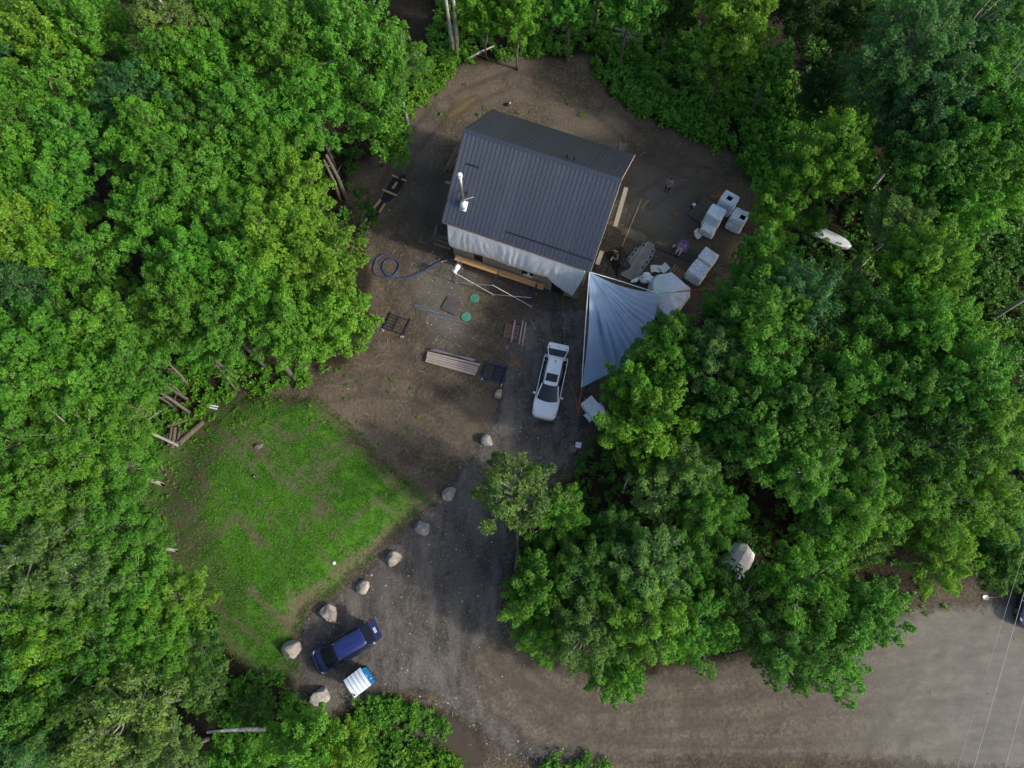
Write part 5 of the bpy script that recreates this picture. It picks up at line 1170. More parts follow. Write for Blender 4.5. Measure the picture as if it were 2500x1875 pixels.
    # lamps, grille, mirrors, wheels
    for s in (-1, 1):
        x = h*.84; hl = MB(); q = 1.35 if lamp_big else 1.0
        hl.add([P(h*.965, s*W*.27, ztop(h*.965)+.035), P(h*.86, s*W*.455, ztop(h*.86)+.012), P(h*.80-.20*q, s*W*.475, ztop(h*.75)+.006), P(h*.89, s*W*.36, ztop(h*.89)+.04), P(h*.99, s*W*.26, .52), P(h*.87, s*W*.47, .56), P(h*.80-.22*q, s*W*.49, .66), P(h*.9, s*W*.3, .5)], [(0,1,2,3),(0,4,5,1),(1,5,6,2),(3,2,6,7),(0,3,7,4)]); hl.build('headlight', M_LAMP, t)
        mr = MB(); mr.box((xw0-.32, s*(W/2+.09), zb+.08), (.14, .22, .15), taper=.8); mr.beam((xw0-.3, s*(W/2-.06), zb+.0), (xw0-.32, s*(W/2+.04), zb+.06), .08, .05); mr.build('mirror', body, t, bevel=.02)
        tl = MB(); tl.box((-h*.955, s*W*.40, belt-.16), (.14, .18, .22), taper=.9); tl.build('tail_light', M_TAIL if not plate else M_LAMP, t, bevel=.015)
        for x in (h*.62, -h*.58):
            ty = MB(); ty.tube([(x, s*(W/2-.21), .33), (x, s*(W/2-.20), .33), (x, s*(W/2-.02), .33), (x, s*(W/2-.0), .33)], [.29, .33, .33, .29], 20); wo = ty.build('wheel', M_RUBBER, t)
            MB().tube([(x, s*(W/2-.02), .33), (x, s*(W/2+.008), .33)], .21, 14).build('rim', M_RIM, wo)
    MB().box((h*.985, 0, .54), (.06, W*.46, .17)).build('grille', M_BLACK, t); MB().box((h*.985, 0, .58), (.07, W*.40, .025)).build('grille_bar', M_GALV, t)
    MB().box((-h*.985, 0, .46), (.09, W*.80, .16)).build('rear_bumper', body, t, bevel=.03)
    if plate is False and not gate: MB().box((-h*.99, 0, .75), (.02, .5, .14)).build('plate', M_PLATE, t)
    if gate:   # tailgate swung up about the rear edge of the roof
        gx, gz = xr1-.05, H-.02; y0 = yt*.96; y1 = yb*.93
        g = MB(); A = [P(gx, -y0, gz), P(gx, y0, gz), P(gx-.60, y1, gz+.12), P(gx-.60, -y1, gz+.12)]; g.add(A+[(x, y, z-.05) for x, y, z in A], [(3,2,1,0),(4,5,6,7),(0,1,5,4),(1,2,6,5),(2,3,7,6),(3,0,4,7)]); 
        B = [P(gx-.60, -y1, gz+.125), P(gx-.60, y1, gz+.125), P(gx-.82, y1*.99, gz+.11), P(gx-1.04, y1*.9, gz+.02), P(gx-1.04, -y1*.9, gz+.02), P(gx-.82, -y1*.99, gz+.11)]; g.add(B+[(x, y, z-.06) for x, y, z in B], [(5,4,3,2,1,0),(6,7,8,9,10,11)]+[(i, (i+1) % 6, 6+(i+1) % 6, 6+i) for i in range(6)])
        go = g.build('tailgate', body, t, True)
        go.modifiers.new('edge', 'EDGE_SPLIT')
        MB().add([P(gx-.06, -y0*.93, gz+.018), P(gx-.06, y0*.93, gz+.018), P(gx-.56, y1*.93, gz+.118), P(gx-.56, -y1*.93, gz+.118)], [(3,2,1,0)]).build('rear_window', M_GLASS if not plate else M_GLASS, go)
        for s in (-1, 1): MB().box((gx-.68, s*y1*.82, gz+.122), (.05, .2, .012), rz=s*.35).build('tail_light', M_TAIL, go)
        if plate:
            MB().box((gx-.80, 0.05, gz+.13), (.16, .34, .014), ry=.08).build('number_plate', M_PLATE, go); MB().box((gx-.80, .05, gz+.139), (.035, .25, .004), ry=.08).build('plate_marks', plain('plate_ink', (.12, .17, .32), .6), go)
        else: MB().box((gx-.76, 0, gz+.128), (.07, .12, .012)).build('badge', M_GALV, go)
        MB().box((-h*.82, 0, belt-.10), (.5, W*.72, .04)).build('boot_floor', M_DARKIN, t)
        for s in (-1, 1): MB().tube([(gx-.1, s*yb*.9, zb+.05), (gx-.35, s*y1*.9, gz+.05)], .02, 5).build('gas_strut', M_BLACK, t)
    return t
M_CARW = paint('pearl_white_paint', (.74, .78, .82)); M_CARB = paint('deep_blue_paint', (.004, .011, .062)); M_CARD = paint('dark_navy_paint', (.014, .026, .06))
car('white estate car with its tailgate raised, parked beside the silver tarp', at(1326, 1021, .55), at(1362, 856, .9), 4.82, 1.84, 1.62, M_CARW, M_CARW, True, True, True, belt=1.0)
car('deep blue hatchback with its tailgate raised, parked among the boulders', at(770, 1623, .55), at(910, 1541, .9), 4.05, 1.70, 1.53, M_CARB, paint('lighter_roof_blue', (.009, .018, .115)), True, False, False, True, belt=.98, cab=(.30, .08, -.46, -.40), lamp_big=True)  # roof gets a lighter version of the body blue
car('dark blue car with pale headlights, cut off by the right edge of the photo', at(2512, 1535, .5), at(2545, 1380, .8), 4.5, 1.8, 1.45, M_CARD, M_CARD, False, lamp_big=True)

# ------------------------------------------------------------------ portable toilet
M_PBLUE = plain('toilet_blue_plastic', (.012, .19, .52), .45, 0, .1, 3); M_PROOF = plain('translucent_white_roof', (.60, .68, .76), .4, 0, .12, 2)
pt = at(872, 1667, 2.25); pt = Vector((pt.x, pt.y, 0)); prz = R_(37)
to = thing('toilet_cabin', 'blue portable toilet with ribbed white roof beside the deep blue hatchback', 'portable toilet', pt, prz)
mb = MB(); mb.box((0, 0, .08), (1.16, 1.16, .16)); mb.build('skid', M_BLACK, to)
w_ = MB()
for (cx, cy, sx, sy) in ((-.53, 0, .05, 1.1), (0, .53, 1.02, .05), (0, -.53, 1.02, .05)): w_.box((cx, cy, 1.17), (sx, sy, 2.04))
for y in (-.46, .46): w_.box((.53, y, 1.17), (.05, .18, 2.04))
w_.box((.53, 0, 2.13), (.05, .74, .12)); w_.build('wall', M_PBLUE, to, bevel=.015)
for y in (-.3, 0, .3):
    for s in (-1, 1): MB().box((y, s*.562, 1.1), (.2, .022, 1.7)).build('wall_rib', M_PBLUE, to)
do = MB().box((.545, 0, 1.12), (.045, .72, 1.88)).build('door', M_PBLUE, to, bevel=.01)
MB().box((.575, 0, 1.55), (.02, .5, .6)).build('door_panel', M_PBLUE, do, bevel=.006); MB().box((.575, 0, .65), (.02, .5, .7)).build('door_panel', M_PBLUE, do, bevel=.006)
MB().box((.60, -.27, 1.15), (.05, .06, .16)).build('handle', M_WHITE, do); MB().box((.592, .0, 1.78), (.015, .22, .05)).build('sign', M_WHITE, do)
mb = MB(); n_ = 12; V = []
for i in range(n_+1):
    y = -.63+1.26*i/n_; z = 2.2+.12*(1-(2*i/n_-1)**2)
    for x in (-.62, .62): V += [(x, y, z), (x, y, z-.05)]
mb.add(V, [(4*i, 4*i+2, 4*i+6, 4*i+4) for i in range(n_)]+[(4*i+1, 4*i+5, 4*i+7, 4*i+3) for i in range(n_)]+[(4*i, 4*i+4, 4*i+5, 4*i+1) for i in range(n_)]+[(4*i+2, 4*i+3, 4*i+7, 4*i+6) for i in range(n_)]+[(0,1,3,2),(4*n_,4*n_+2,4*n_+3,4*n_+1)])
rf = mb.build('roof', M_PROOF, to, False)
for x in (-.36, -.1, .16, .42):
    MB().tube([(x, -.63+1.26*i/10, 2.215+.12*(1-(2*i/10-1)**2)) for i in range(11)], .022, 5).build('roof_rib', plain('grey_roof_rib', (.36, .42, .5), .5), rf)
MB().tube([(-.5, -.5, .3), (-.5, -.5, 2.42)], .05, 10).tube([(-.5, -.5, 2.4), (-.5, -.5, 2.43)], .055, 10).build('vent_pipe', M_BLACK, to)
# ------------------------------------------------------------------ boulders
m, n, b = newmat('granite')
f = noise(n, 1.6, 7, .68); g = noise(n, 11, 5, .7); oi = ND(n, 'ShaderNodeObjectInfo')
c = ramp(n, f, [(.28, (.09, .085, .08)), (.42, (.22, .212, .20)), (.62, (.33, .318, .295)), (.8, (.43, .425, .41))])
c = mixc(n, ramp(n, g, [(.35, (.65, .65, .65)), (.6, (0, 0, 0))]), c, mixc(n, 1.0, c, (.55, .52, .5), 'MULTIPLY')); c = mixc(n, 1.0, c, oi.outputs['Color'], 'MULTIPLY')
n.links.new(c, b.inputs['Base Color']); b.inputs['Roughness'].default_value = .9; bump(n, b, math_(n, 'ADD', f, math_(n, 'MULTIPLY', g, .4)), .7, .08); M_ROCK = m
BL = [((1216,962),(.36,.36,.32),'small pale boulder with a broken notch below the navy scaffold frames',(1.1,1.02,.95)), ((1188,1076),(.46,.38,.38),'grey triangular boulder on the left of the driveway below the white car',(1,1,.98)),
 ((1097,1202),(.52,.46,.42),'pale boulder at the tip of the lawn by the driveway',(.95,.95,.95)), ((1030,1289),(.50,.47,.45),'darker angular boulder, second from the tip of the lawn',(.78,.8,.83)),
 ((960,1366),(.54,.50,.45),'cracked tan boulder midway along the lower edge of the lawn',(1.0,.95,.88)), ((888,1431),(.50,.44,.42),'palest yellowish boulder up from the blue hatchback',(1.25,1.2,1.08)),
 ((805,1500),(.66,.60,.55),'big orange tinged boulder beside the open tailgate of the blue hatchback',(1.05,.97,.88)), ((711,1585),(.64,.62,.55),'big boulder in front of the bonnet of the blue hatchback',(.9,.88,.84)),
 ((779,1704),(.60,.60,.52),'grey angular boulder left of the blue portable toilet',(1.02,1.0,.95)), ((1399,1097),(.36,.28,.26),'low half buried boulder beside the pale blue block under the trees',(.6,.57,.52)),
 ((631,1089),(.30,.24,.18),'small round grey stone on top of the lawn',(.42,.42,.44))]
for i, ((u, v), r, lb, tc_) in enumerate(BL):
    z = r[2]*.62; p = at(u, v, z+(1.0 if i == 10 else 0)); gz = 0 if i < 10 else float(lawn_h(np.array([p.x]), np.array([p.y]))[0])
    o = link('boulder', rock_mesh('boulder', M_ROCK, tuple(1.1*q_ for q_ in r), 4, .22, .75, 11+i, 4, False), None, (p.x, p.y, gz+z*.62), (0, 0, rnd.uniform(0, 6.28)))
    tag(o, lb, 'boulder', 'boulders around the lawn and driveway'); o.color = (*[k*1.3 for k in tc_], 1)
    o.modifiers.new('split', 'EDGE_SPLIT').split_angle = R_(38)
    o.data.polygons.foreach_set('use_smooth', [True]*len(o.data.polygons))
p = at(1412, 1087, .1); t = thing('foam_block', 'pale blue white block lying beside the low boulder under the trees', 'block', (p.x, p.y, 0), -.15); MB().box((0, 0, .11), (.42, .40, .2)).build('body', M_WHITE, t, bevel=.02)
# ------------------------------------------------------------------ white trailer, boat, mower, shelter, post
ta, tb_, tc2 = at(1421, 986, 1.0), at(1443, 970, 1.0), at(1467, 1040, 1.0); c = (tb_+tc2)/2; rz = math.atan2(tc2.y-ta.y, tc2.x-ta.x)
tr = thing('trailer', 'small white box trailer half under the leaves beside the driveway', 'trailer', (c.x, c.y, 0), rz)
mb = MB(); mb.box((0, 0, .72), (2.15, .95, .7)); mb.build('box', M_WHITE, tr, bevel=.05); MB().box((0, 0, 1.09), (2.2, 1.0, .05)).build('lid', M_WHITE, tr, bevel=.02)
MB().box((.92, -.02, 1.118), (.10, .6, .012)).build('lid_handle', M_BLACK, tr); MB().beam((-1.05, 0, .45), (-1.9, 0, .42), .08, .08).build('drawbar', M_DARKPAINT, tr)
for s in (-1, 1):
    wo = MB().tube([(-.1, s*.52, .3), (-.1, s*.70, .3)], .30, 18).build('wheel', M_RUBBER, tr); MB().tube([(-.1, s*.69, .3), (-.1, s*.712, .3)], .17, 12).build('rim', M_RIM, wo)
    MB().rings([[(-.1+.36*math.cos(a), s*.50, .3+.36*math.sin(a)), (-.1+.36*math.cos(a), s*.76, .3+.36*math.sin(a)), (-.1+.33*math.cos(a), s*.76, .3+.33*math.sin(a)), (-.1+.33*math.cos(a), s*.50, .3+.33*math.sin(a))] for a in np.linspace(.1, 3.04, 9)], cap0=True).build('mudguard', M_WHITE, tr)
t = thing('trailer_jockey_wheel', 'black tub lying on its side at the foot of the white trailer', 'tub', at(1424, 1026, 0), .8); MB().tube([(0, 0, 0), (0, 0, .28)], [.26, .33], 18).build('shell', M_BLACK, t); MB().tube([(0, 0, .27), (0, 0, .30)], .35, 18).build('lip', M_DARKPAINT, t); t.name = 'plastic_tub'; t['label'] = 'round black tub standing at the foot of the white trailer'
b0, b1 = at(1985, 560, .8), at(2079, 602, .8); c = (b0+b1)/2; bo = thing('boat', 'long white boat lying among the trees right of the wrapped pallets', 'boat', (c.x, c.y, 0), math.atan2(b1.y-b0.y, b1.x-b0.x)); L_ = (b1-b0).length
def hull(k, z): return [(L_/2*q[0], .46*q[1]*k, z) for q in ((1.0,0),(.85,.5),(.55,.9),(.1,1.0),(-.5,1.0),(-1.0,.85),(-1.0,-.85),(-.5,-1.0),(.1,-1.0),(.55,-.9),(.85,-.5))]
mb = MB(); mb.rings([hull(.45, .25), hull(.85, .45), hull(1, .8)], cap0=True, cap1=False); mb.build('hull', M_WHITE, bo)
mb = MB(); mb.rings([hull(1.03, .80), hull(1.03, .84), [(x*.97, y*.8, .92) for x, y, z in hull(1, 0)], [(x*.9, y*.1, .96) for x, y, z in hull(1, 0)]], cap0=True); mb.build('cover', plain('white_boat_cover', (.62, .66, .70), .45, 0, .08, 2), bo)
for k in (-.3, .3): MB().box((L_*k, 0, .12), (.12, 1.0, .24)).build('trestle', M_DKWOOD, bo)
p = at(2041, 615, .4); mo = thing('mower', 'small red mower standing on bare soil below the long white boat', 'mower', (p.x, p.y, 0), -.3)
MB().box((0, 0, .28), (.55, .45, .22), taper=.8).build('deck', M_RED, mo, bevel=.04); MB().tube([(0, 0, .38), (0, 0, .55)], [.16, .12], 10).build('engine', M_BLACK, mo)
for sx in (-1, 1):
    for sy in (-1, 1): MB().tube([(sx*.24, sy*.22, .12), (sx*.24, sy*.28, .12)], .12, 10).build('wheel', M_RUBBER, mo)
MB().tube([(-.25, -.18, .35), (-.85, -.2, .95), (-.85, .2, .95), (-.25, .18, .35)], .016, 5).build('handle', M_BLACK, mo)
# shelter of white sheeting over hoops
s0, s1 = at(1817, 1338, 1.1), at(1798, 1412, .8); sh = thing('white_shelter', 'pale round ended shelter of white sheeting under the trees inside the bend', 'shelter', (at(1795, 1372).x, at(1795, 1372).y, 0), R_(55))
def shell(u, v):
    a = np.pi*v; l = (u-.5)*3.0; w_ = 1.0*np.sqrt(np.maximum(0, 1-(2*u-1)**4)); return np.column_stack([l, w_*np.cos(a), 1.15*np.sin(a)*np.sqrt(np.maximum(.02, 1-(2*u-1)**4))])
cloth('sheet', shell, 8, 7, plain('white_shelter_sheet', (.86, .87, .88), .5, 0, .03, 1), sh).data.polygons.foreach_set('use_smooth', [False]*42)
for u_ in (.43,): MB().tube([tuple(p) for p in shell(np.full(14, u_), np.linspace(0, 1, 14))*np.array([1, 1.02, 1.02])], .028, 5).build('hoop', M_WHITE, sh)
a, c = at(1519, 1205, .05), at(1533, 1166, 1.0); t = thing('post', 'white post with a blue tinge leaning under the trees inside the bend', 'post', a); MB().tube([(0, 0, 0), c-a], .05, 8).build('tube', M_WHITE, t); MB().tube([c-a, (c-a)*1.03], .055, 8).build('cap', M_HOSE, t)
# white tubes at the lawn corner, lawn vents, stray things
for k, (p, q, lb) in enumerate((((508,988),(532,993),'upper white plastic pipe at the top left corner of the lawn'), ((506,993),(530,999),'lower white plastic pipe at the top left corner of the lawn'))):
    a, c = at(*p, .25), at(*q, .25); t = thing('plastic_pipe', lb, 'pipe', a, 0, 'white pipes at the lawn corner'); MB().tube([(0, 0, 0), c-a], .055, 8).build('tube', M_WHITE, t)
for (u, v, lb, m_) in ((621, 1163, 'small dark cap with a white spot on the upper left of the lawn', M_BLACK), (813, 1374, 'small white vent near the lower edge of the lawn', M_WHITE)):
    p = at(u, v, 1.1); gz = float(lawn_h(np.array([p.x]), np.array([p.y]))[0]); t = thing('lawn_vent', lb, 'vent', (p.x, p.y, gz)); MB().tube([(0, 0, -.05), (0, 0, .12)], .06, 10).build('pipe', m_, t); MB().tube([(0, 0, .11), (0, 0, .16), (0, 0, .18)], [.12, .11, .05], 12).build('cap', M_WHITE if m_ is M_WHITE else M_DARKPAINT, t)
    if m_ is M_BLACK: MB().box((.03, -.03, .18), (.06, .06, .03)).build('spot', M_WHITE, t)
p = at(1239, 255, .1); t = thing('bag', 'small black and white bag on the dirt behind the house', 'bag', (p.x, p.y, 0), .3); link('sack', rock_mesh('sack', M_BLACK, (.26, .18, .15), 3, .8, .8, 31), t, (0, 0, .12)); link('tie', rock_mesh('tie', M_WHITE, (.1, .08, .06), 2, .8, .8, 32), t, (.2, .02, .16))
p = at(1693, 503, .2); t = thing('canister', 'black canister with a white lid beside the dark pallets', 'canister', (p.x, p.y, 0)); MB().tube([(0, 0, 0), (0, 0, .42)], .15, 14).build('body', M_BLACK, t); MB().tube([(0, 0, .42), (0, 0, .5)], [.15, .1], 14).build('lid', M_WHITE, t); MB().box((0, -.15, .25), (.14, .012, .14)).build('tag', M_WHITE, t)
for k, (u, v, r, lb) in enumerate(((1601, 657, (.42, .3, .05), 'crumpled white sheet lying left of the other by the brown pallet'), (1621, 656, (.36, .3, .06), 'folded grey white sheet with upright flaps by the brown pallet'))):
    p = at(u, v, .1); t = thing('packaging_sheet', lb, 'sheet', (p.x, p.y, 0), k*.7, 'scraps of packaging'); 
    cloth('film', lambda a, b_: np.column_stack([(a-.5)*2*r[0], (b_-.5)*2*r[1], .08+.25*np.abs(fbm(a*4+k*9, b_*4, 3)-.5)*2+.25*k*np.abs(a-.5)]), 14, 14, M_SHEET, t)
# folding chair (empty) by the wrapped pallets
p = at(1702, 577, .3); fc = thing('folding_chair', 'grey folding chair standing beside the half used wrapped pallet', 'chair', (p.x, p.y, 0), R_(38)); M_SEAT = plain('faded_grey_fabric', (.36, .36, .39), .8, 0, .25, 8)
MB().box((0, -.05, .44), (.46, .44, .03)).build('seat', plain('pale_printed_fabric', (.50, .46, .48), .8, 0, .3, 12), fc, bevel=.01); MB().box((0, .26, .68), (.46, .04, .46), rx=-.35).build('backrest', M_SEAT, fc, bevel=.01)
for sx in (-1, 1):
    MB().tube([(sx*.23, -.26, 0), (sx*.23, .32, .86)], .016, 5).build('leg', M_BLACK, fc); MB().tube([(sx*.22, .26, 0), (sx*.22, -.26, .44)], .016, 5).build('leg', M_BLACK, fc)
p = at(2412, 1459, .05); q = at(2449, 1457, .05); sv = thing('shovel', 'shovel with a wooden handle lying on the road shoulder by the dark blue car', 'shovel', p); d = q-p
MB().tube([(0, 0, .03), d*.92+Vector((0, 0, .02))], .018, 6).build('shaft', M_TAN, sv); MB().beam(d*.93+Vector((-.0, -.14, .03)), d*.93+Vector((.02, .14, .03)), .05, .04).build('handle', M_TAN, sv)
MB().add([(.05,-.03,.03),(-.05,-.17,.04),(-.30,-.15,.02),(-.36,0,.01),(-.30,.15,.02),(-.05,.17,.04),(.05,.03,.03),(-.15,0,.0)], [(0,7,1),(1,7,2),(2,7,3),(3,7,4),(4,7,5),(5,7,6),(6,7,0)]).build('blade', M_GALV, sv)
# firewood, brush heap, fallen trunks
for k, (p, q, r, lb) in enumerate((((412,1088),(420,1043),.13,'leftmost short log of the log heap left of the lawn'), ((421,1092),(428,1044),.14,'second short log of the log heap left of the lawn'), ((432,1088),(440,1046),.13,'third short log of the log heap left of the lawn'), ((440,1075),(452,1040),.10,'thin short log at the right of the log heap left of the lawn'), ((410,1040),(480,1020),.13,'long log lying across the top of the log heap'), ((440,1080),(497,1030),.2,'thick log along the lawn side of the log heap'), ((415,1034),(440,1022),.11,'stub of a log above the log heap'))):
    a, c = at(*p, .12+r), at(*q, .12+r); mm = (a+c)/2; t = thing('log', lb, 'log', mm, 0, 'logs heaped left of the lawn'); MB().tube([a-mm, Vector((.02, .03, .02)), c-mm], [r, r*.95, r*.88], 9).build('trunk', M_LOG, t)
    e = (a-mm).normalized(); MB().tube([a-mm, (a-mm)+e*.01], r*.85, 9).build('cut_end', M_TAN, t)
c = at(1530, 102, .3); bh = thing('brush_heap', 'heap of grey cut branches in the undergrowth behind the clearing', 'brush heap', (c.x, c.y, 0))
for k in range(16):
    a = rnd.uniform(-.75, .1); L = rnd.uniform(.8, 1.7); o = Vector((rnd.uniform(-.7, .7), rnd.uniform(-.5, .5), .9+rnd.uniform(-.1, .25))); d = Vector((math.cos(a), math.sin(a), rnd.uniform(-.1, .1)))*L
    MB().tube([o-d*.6, o+Vector((0, 0, .06)), o+d*.6], [rnd.uniform(.04, .08), .045, .02], 6).build('branch', M_PALE, bh)
def fallen(p, q, z0, z1, r, mat, lb, nm='fallen_trunk'):
    a, c = at(*p, z0), at(*q, z1); t = thing(nm, lb, 'trunk', a); d = c-a; MB().tube([(0, 0, 0), d*.5+Vector((.05, .06, .06)), d], [r, r*.85, r*.55], 8).build('trunk', mat, t, True)
fallen((1134,147),(1207,112),.25,.8,.10,M_BIRCH,'fallen birch pole lying right of the white birch trunks')
fallen((1117,114),(1133,109),.5,.7,.06,M_BIRCH,'short broken birch stick beside the white birch trunks')
fallen((648,1780),(505,1788),3.0,4.4,.13,M_BIRCH,'white mottled trunk showing between the leaves at the bottom left')
fallen((1960,1372),(1718,1570),.2,.2,.01,M_PALE,'thin dead limb lying under the trees by the road')
a_ = lambda L: [at(*p) for p in L]
def limb(ps, r, lb, mat=M_BARK):
    P = [at(u, v, z) for u, v, z in ps]; t = thing('tree_limb', lb, 'limb', P[0]); MB().tube([p-P[0] for p in P], [r*(1-.8*i/(len(P)-1)) for i in range(len(P))], 7).build('trunk', mat, t, True)
limb([(1620,1607,1.0),(1665,1592,2.6),(1700,1580,3.6)],.12,'dark bent limb stretching along the road edge, left of two')
limb([(1775,1598,1.2),(1815,1590,2.8),(1900,1600,3.9)],.11,'dark limb stretching along the road edge, right of two')
limb([(1855,1535,1.0),(1925,1522,3.6)],.14,'dark broken limb end among the leaves above the road')
limb([(2050,1345,1.2),(2110,1312,3.2),(2175,1300,3.8)],.05,'silvery bare branch reaching right above the road shoulder', M_PALE)
limb([(1905,1362,1.5),(1912,1330,2.8),(1990,1262,4.0)],.05,'brown bare branch arching right of the white shelter')
# ------------------------------------------------------------------ power pole and wires
pb = at(2420, 780, .0); ptop = at(2560, 693, 8.5); pp = thing('power_pole', 'grey power pole leaning out of the picture at the right edge', 'power pole', (pb.x, pb.y, 0))
d = Vector((ptop.x-pb.x, ptop.y-pb.y, 8.5)); MB().tube([(0, 0, -.1), d*.5, d], [.15, .13, .11], 10).build('pole', plain('weathered_pole', (.42, .42, .43), .8), pp, True); MB().tube([d*.1+Vector((.16, 0, 0)), d*.95+Vector((.13, 0, 0))], .025, 5).build('conduit', M_WHITE, pp); e = d*.93
MB().beam(e+Vector((-.9, .35, 0)), e+Vector((.9, -.35, 0)), .1, .1).build('crossarm', M_GREYWOOD, pp)
for k, (p, q, r, lb) in enumerate((((2520,1285,7.5),(2320,1935,7.2),.008,'thinnest overhead wire, left of three crossing the road at the right'), ((2530,1345,7.8),(2340,2010,7.5),.013,'middle overhead wire of three crossing the road at the right'), ((2570,1440,7.8),(2420,2010,7.5),.013,'rightmost overhead wire of three crossing the road'))):
    a, c = at(*p), at(*q); a, c = a+(a-c)*1.6, c+(c-a)*1.6; mm = (a+c)/2; t = thing('wire', lb, 'wire', mm, 0, 'overhead wires at the right'); MB().tube([a-mm, Vector((0, 0, -.05)), c-mm], r, 5).build('cable', M_WIRE, t)
# ------------------------------------------------------------------ people
def skin(name, verts, edges, mat, parent, lv=2):
    me = bpy.data.meshes.new(name); me.from_pydata([v[0] for v in verts], [], []); me = bpy.data.meshes.new(name); me.from_pydata([v[0] for v in verts], edges, [])
    o = link(name, me, parent); me.materials.append(mat); s = o.modifiers.new('skin', 'SKIN'); s.use_smooth_shade = True
    for i, v in enumerate(verts):
        r = v[1]; me.skin_vertices[0].data[i].radius = r if isinstance(r, tuple) else (r, r)
    me.skin_vertices[0].data[0].use_root = True
    u = o.modifiers.new('smooth', 'SUBSURF'); u.levels = u.render_levels = lv; return o
M_SKIN = plain('skin_tone', (.42, .25, .17), .6, 0, .08, 10); M_HAIR = plain('dark_hair', (.018, .013, .010), .6)
def person(label, loc, rz, J, shirt, trousers, sleeves=True):
    t = thing('person', label, 'person', loc, rz); v = []; e = []
    def add(p, r, fr=None):
        v.append((tuple(p), r)); 
        if fr is not None: e.append((fr, len(v)-1))
        return len(v)-1
    J = {k: Vector(p) for k, p in J.items()}
    pel = add(J['pelvis'], (.15, .115)); ch = add(J['chest'], (.165, .12), pel); nk = add(J['neck'], .058, ch); hd = add(J['head'], (.082, .098), nk); add(J['head']+(J['head']-J['neck']).normalized()*.11, (.07, .08), hd)
    fwd = Vector((0, -1, 0)); fc = add(J['head']+fwd*.075+Vector((0, 0, -.02)), .03, hd)
    for s in ('l', 'r'):
        sh_ = add(J['sh_'+s], .062, ch); el = add(J['el_'+s], .043, sh_); wr = add(J['wr_'+s], .030, el); dv = (J['wr_'+s]-J['el_'+s]).normalized(); pm = add(J['wr_'+s]+dv*.06, (.038, .02), wr)
        side = dv.cross(Vector((0, 0, 1))); side = side.normalized() if side.length > .1 else Vector((1, 0, 0))
        for q, l in ((-.026, .075), (-.009, .088), (.009, .082), (.026, .065)):
            k1 = add(J['wr_'+s]+dv*.10+side*q, .010, pm); add(J['wr_'+s]+dv*(.10+l)+side*q*1.2+Vector((0, 0, -.02)), .008, k1)
        add(J['wr_'+s]+dv*.085+side*.055, .010, pm)
        hp_ = add(J['hip_'+s], .088, pel); kn = add(J['kn_'+s], .062, hp_); an = add(J['an_'+s], .043, kn); add(J['an_'+s]+J.get('foot', Vector((0, -.16, -.04))), .04, an)
    skin('body', v, e, M_SKIN, t)
    sv_ = []; se = []
    def a2(p, r, fr=None):
        sv_.append((tuple(p), r)); 
        if fr is not None: se.append((fr, len(sv_)-1))
        return len(sv_)-1
    p0 = a2(J['pelvis'].lerp(J['chest'], .08), (.185, .15)); c0 = a2(J['chest'], (.20, .155), p0); a2(J['neck'].lerp(J['chest'], .3), .085, c0)
    for s in ('l', 'r'):
        q = a2(J['sh_'+s], .085, c0); q = a2(J['el_'+s], .062, q); a2(J['el_'+s].lerp(J['wr_'+s], .85 if sleeves else .05), .05, q)
    skin('shirt', sv_, se, shirt, t)
    sv_.clear(); se.clear(); p0 = a2(J['pelvis'], (.175, .14))
    for s in ('l', 'r'):
        q = a2(J['hip_'+s], .108, p0); q = a2(J['kn_'+s], .08, q); a2(J['kn_'+s].lerp(J['an_'+s], .92), .062, q)
        f_ = J['an_'+s]; MB().box((f_.x, f_.y-.06, max(f_.z-.03, .05)), (.10, .27, .09), taper=.8).build('shoe', M_BLACK, t, bevel=.02)
    skin('trousers', sv_, se, trousers, t)
    hr = J['head']+(J['head']-J['neck']).normalized()*.055; link('hair', rock_mesh('hair', M_HAIR, (.098, .108, .09), 3, .15, 1, 3), t, hr+Vector((0, .03, .02)))
    return t
STAND = dict(pelvis=(0,0,.93), chest=(0,0,1.28), neck=(0,0,1.46), head=(0,-.02,1.58), sh_l=(.19,0,1.40), sh_r=(-.19,0,1.40), el_l=(.25,-.05,1.13), el_r=(-.25,-.05,1.13), wr_l=(.12,-.24,1.08), wr_r=(-.10,-.25,1.10), hip_l=(.095,0,.86), hip_r=(-.095,0,.86), kn_l=(.11,-.03,.48), kn_r=(-.11,-.02,.48), an_l=(.12,0,.08), an_r=(-.12,0,.08))
g = at(1628, 466); person('person in grey hooded top and black trousers standing alone on the dirt', (g.x, g.y, 0), R_(-25), STAND, plain('grey_hoodie', (.20, .22, .24), .85, 0, .12, 9), plain('black_trousers', (.012, .012, .015), .8))
BEND = dict(STAND, pelvis=(0,.10,.90), chest=(0,-.16,1.17), neck=(0,-.30,1.27), head=(0,-.40,1.33), sh_l=(.19,-.22,1.22), sh_r=(-.19,-.22,1.22), el_l=(.24,-.36,.98), el_r=(-.24,-.36,.98), wr_l=(.12,-.52,.82), wr_r=(-.12,-.5,.80), hip_l=(.095,.10,.84), hip_r=(-.095,.10,.84))
g = at(1494, 628); person('person in black top bending over by the right front corner of the house', (g.x, g.y, 0), R_(20), BEND, plain('black_shirt', (.012, .013, .012), .8), plain('dark_green_trousers', (.02, .025, .022), .8), False)
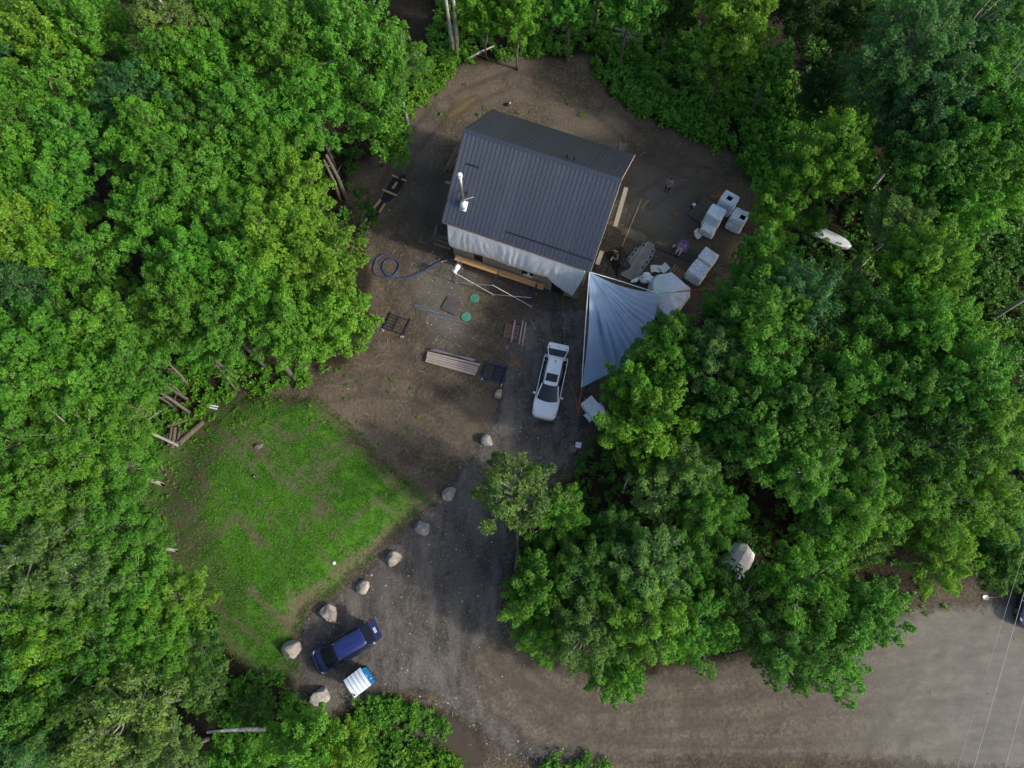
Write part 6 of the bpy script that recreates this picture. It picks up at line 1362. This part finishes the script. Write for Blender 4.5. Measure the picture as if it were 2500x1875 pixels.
q = at(1494, 630, .85); t = thing('white_paper', 'white rolled paper held by the bending person', 'paper', q, .5); MB().box((0, 0, 0), (.10, .42, .03), rz=-.9).build('sheet', M_WHITE, t)
# seated person on a round purple chair
g = at(1659, 614); mc = thing('moon_chair', 'round purple folding chair with a person sitting in it', 'chair', (g.x, g.y, 0), R_(-35)); M_PUR = plain('purple_fabric', (.20, .12, .36), .75, 0, .2, 6)
MB().rings([[(r*math.cos(a), .12+r*math.sin(a)*.62+.18*max(0, math.sin(a)), .40+z+.42*max(0, math.sin(a))) for a in np.linspace(0, 6.283, 25)[:-1]] for r, z in ((.46, .02), (.40, -.02), (.2, -.08), (.03, -.10))]).build('seat', M_PUR, mc, True)
MB().tube([(.46*math.cos(a), .12+.46*math.sin(a)*.62+.18*max(0, math.sin(a)), .42+.42*max(0, math.sin(a))) for a in np.linspace(0, 6.283, 25)], .02, 5).build('rim', M_PUR, mc)
for sx in (-1, 1): MB().tube([(sx*.3, -.2, 0), (-sx*.28, .35, .62)], .015, 5).build('leg', M_BLACK, mc); MB().tube([(sx*.32, .38, 0), (sx*.3, -.2, .42)], .015, 5).build('leg', M_BLACK, mc)
SIT = dict(STAND, pelvis=(0,.06,.50), chest=(0,.14,.84), neck=(0,.10,1.02), head=(0,.05,1.13), sh_l=(.18,.12,.96), sh_r=(-.18,.12,.96), el_l=(.25,-.02,.72), el_r=(-.25,-.02,.72), wr_l=(.14,-.22,.68), wr_r=(-.14,-.22,.68), hip_l=(.10,.02,.50), hip_r=(-.10,.02,.50), kn_l=(.14,-.40,.50), kn_r=(-.14,-.40,.50), an_l=(.13,-.42,.08), an_r=(-.13,-.42,.08))
person('person in pink top and white trousers sitting in the purple chair', (g.x, g.y, 0), R_(-35), SIT, plain('pink_top', (.48, .25, .36), .8, 0, .25, 10), plain('white_trousers', (.55, .52, .56), .8))
t = thing('grey_crutch', 'short pale board standing left of the seated person', 'board', at(1643, 606, 0)); t.name = 'short_board'; MB().box((0, 0, .3), (.07, .16, .6), rx=.3).build('plank', M_WHITE, t)
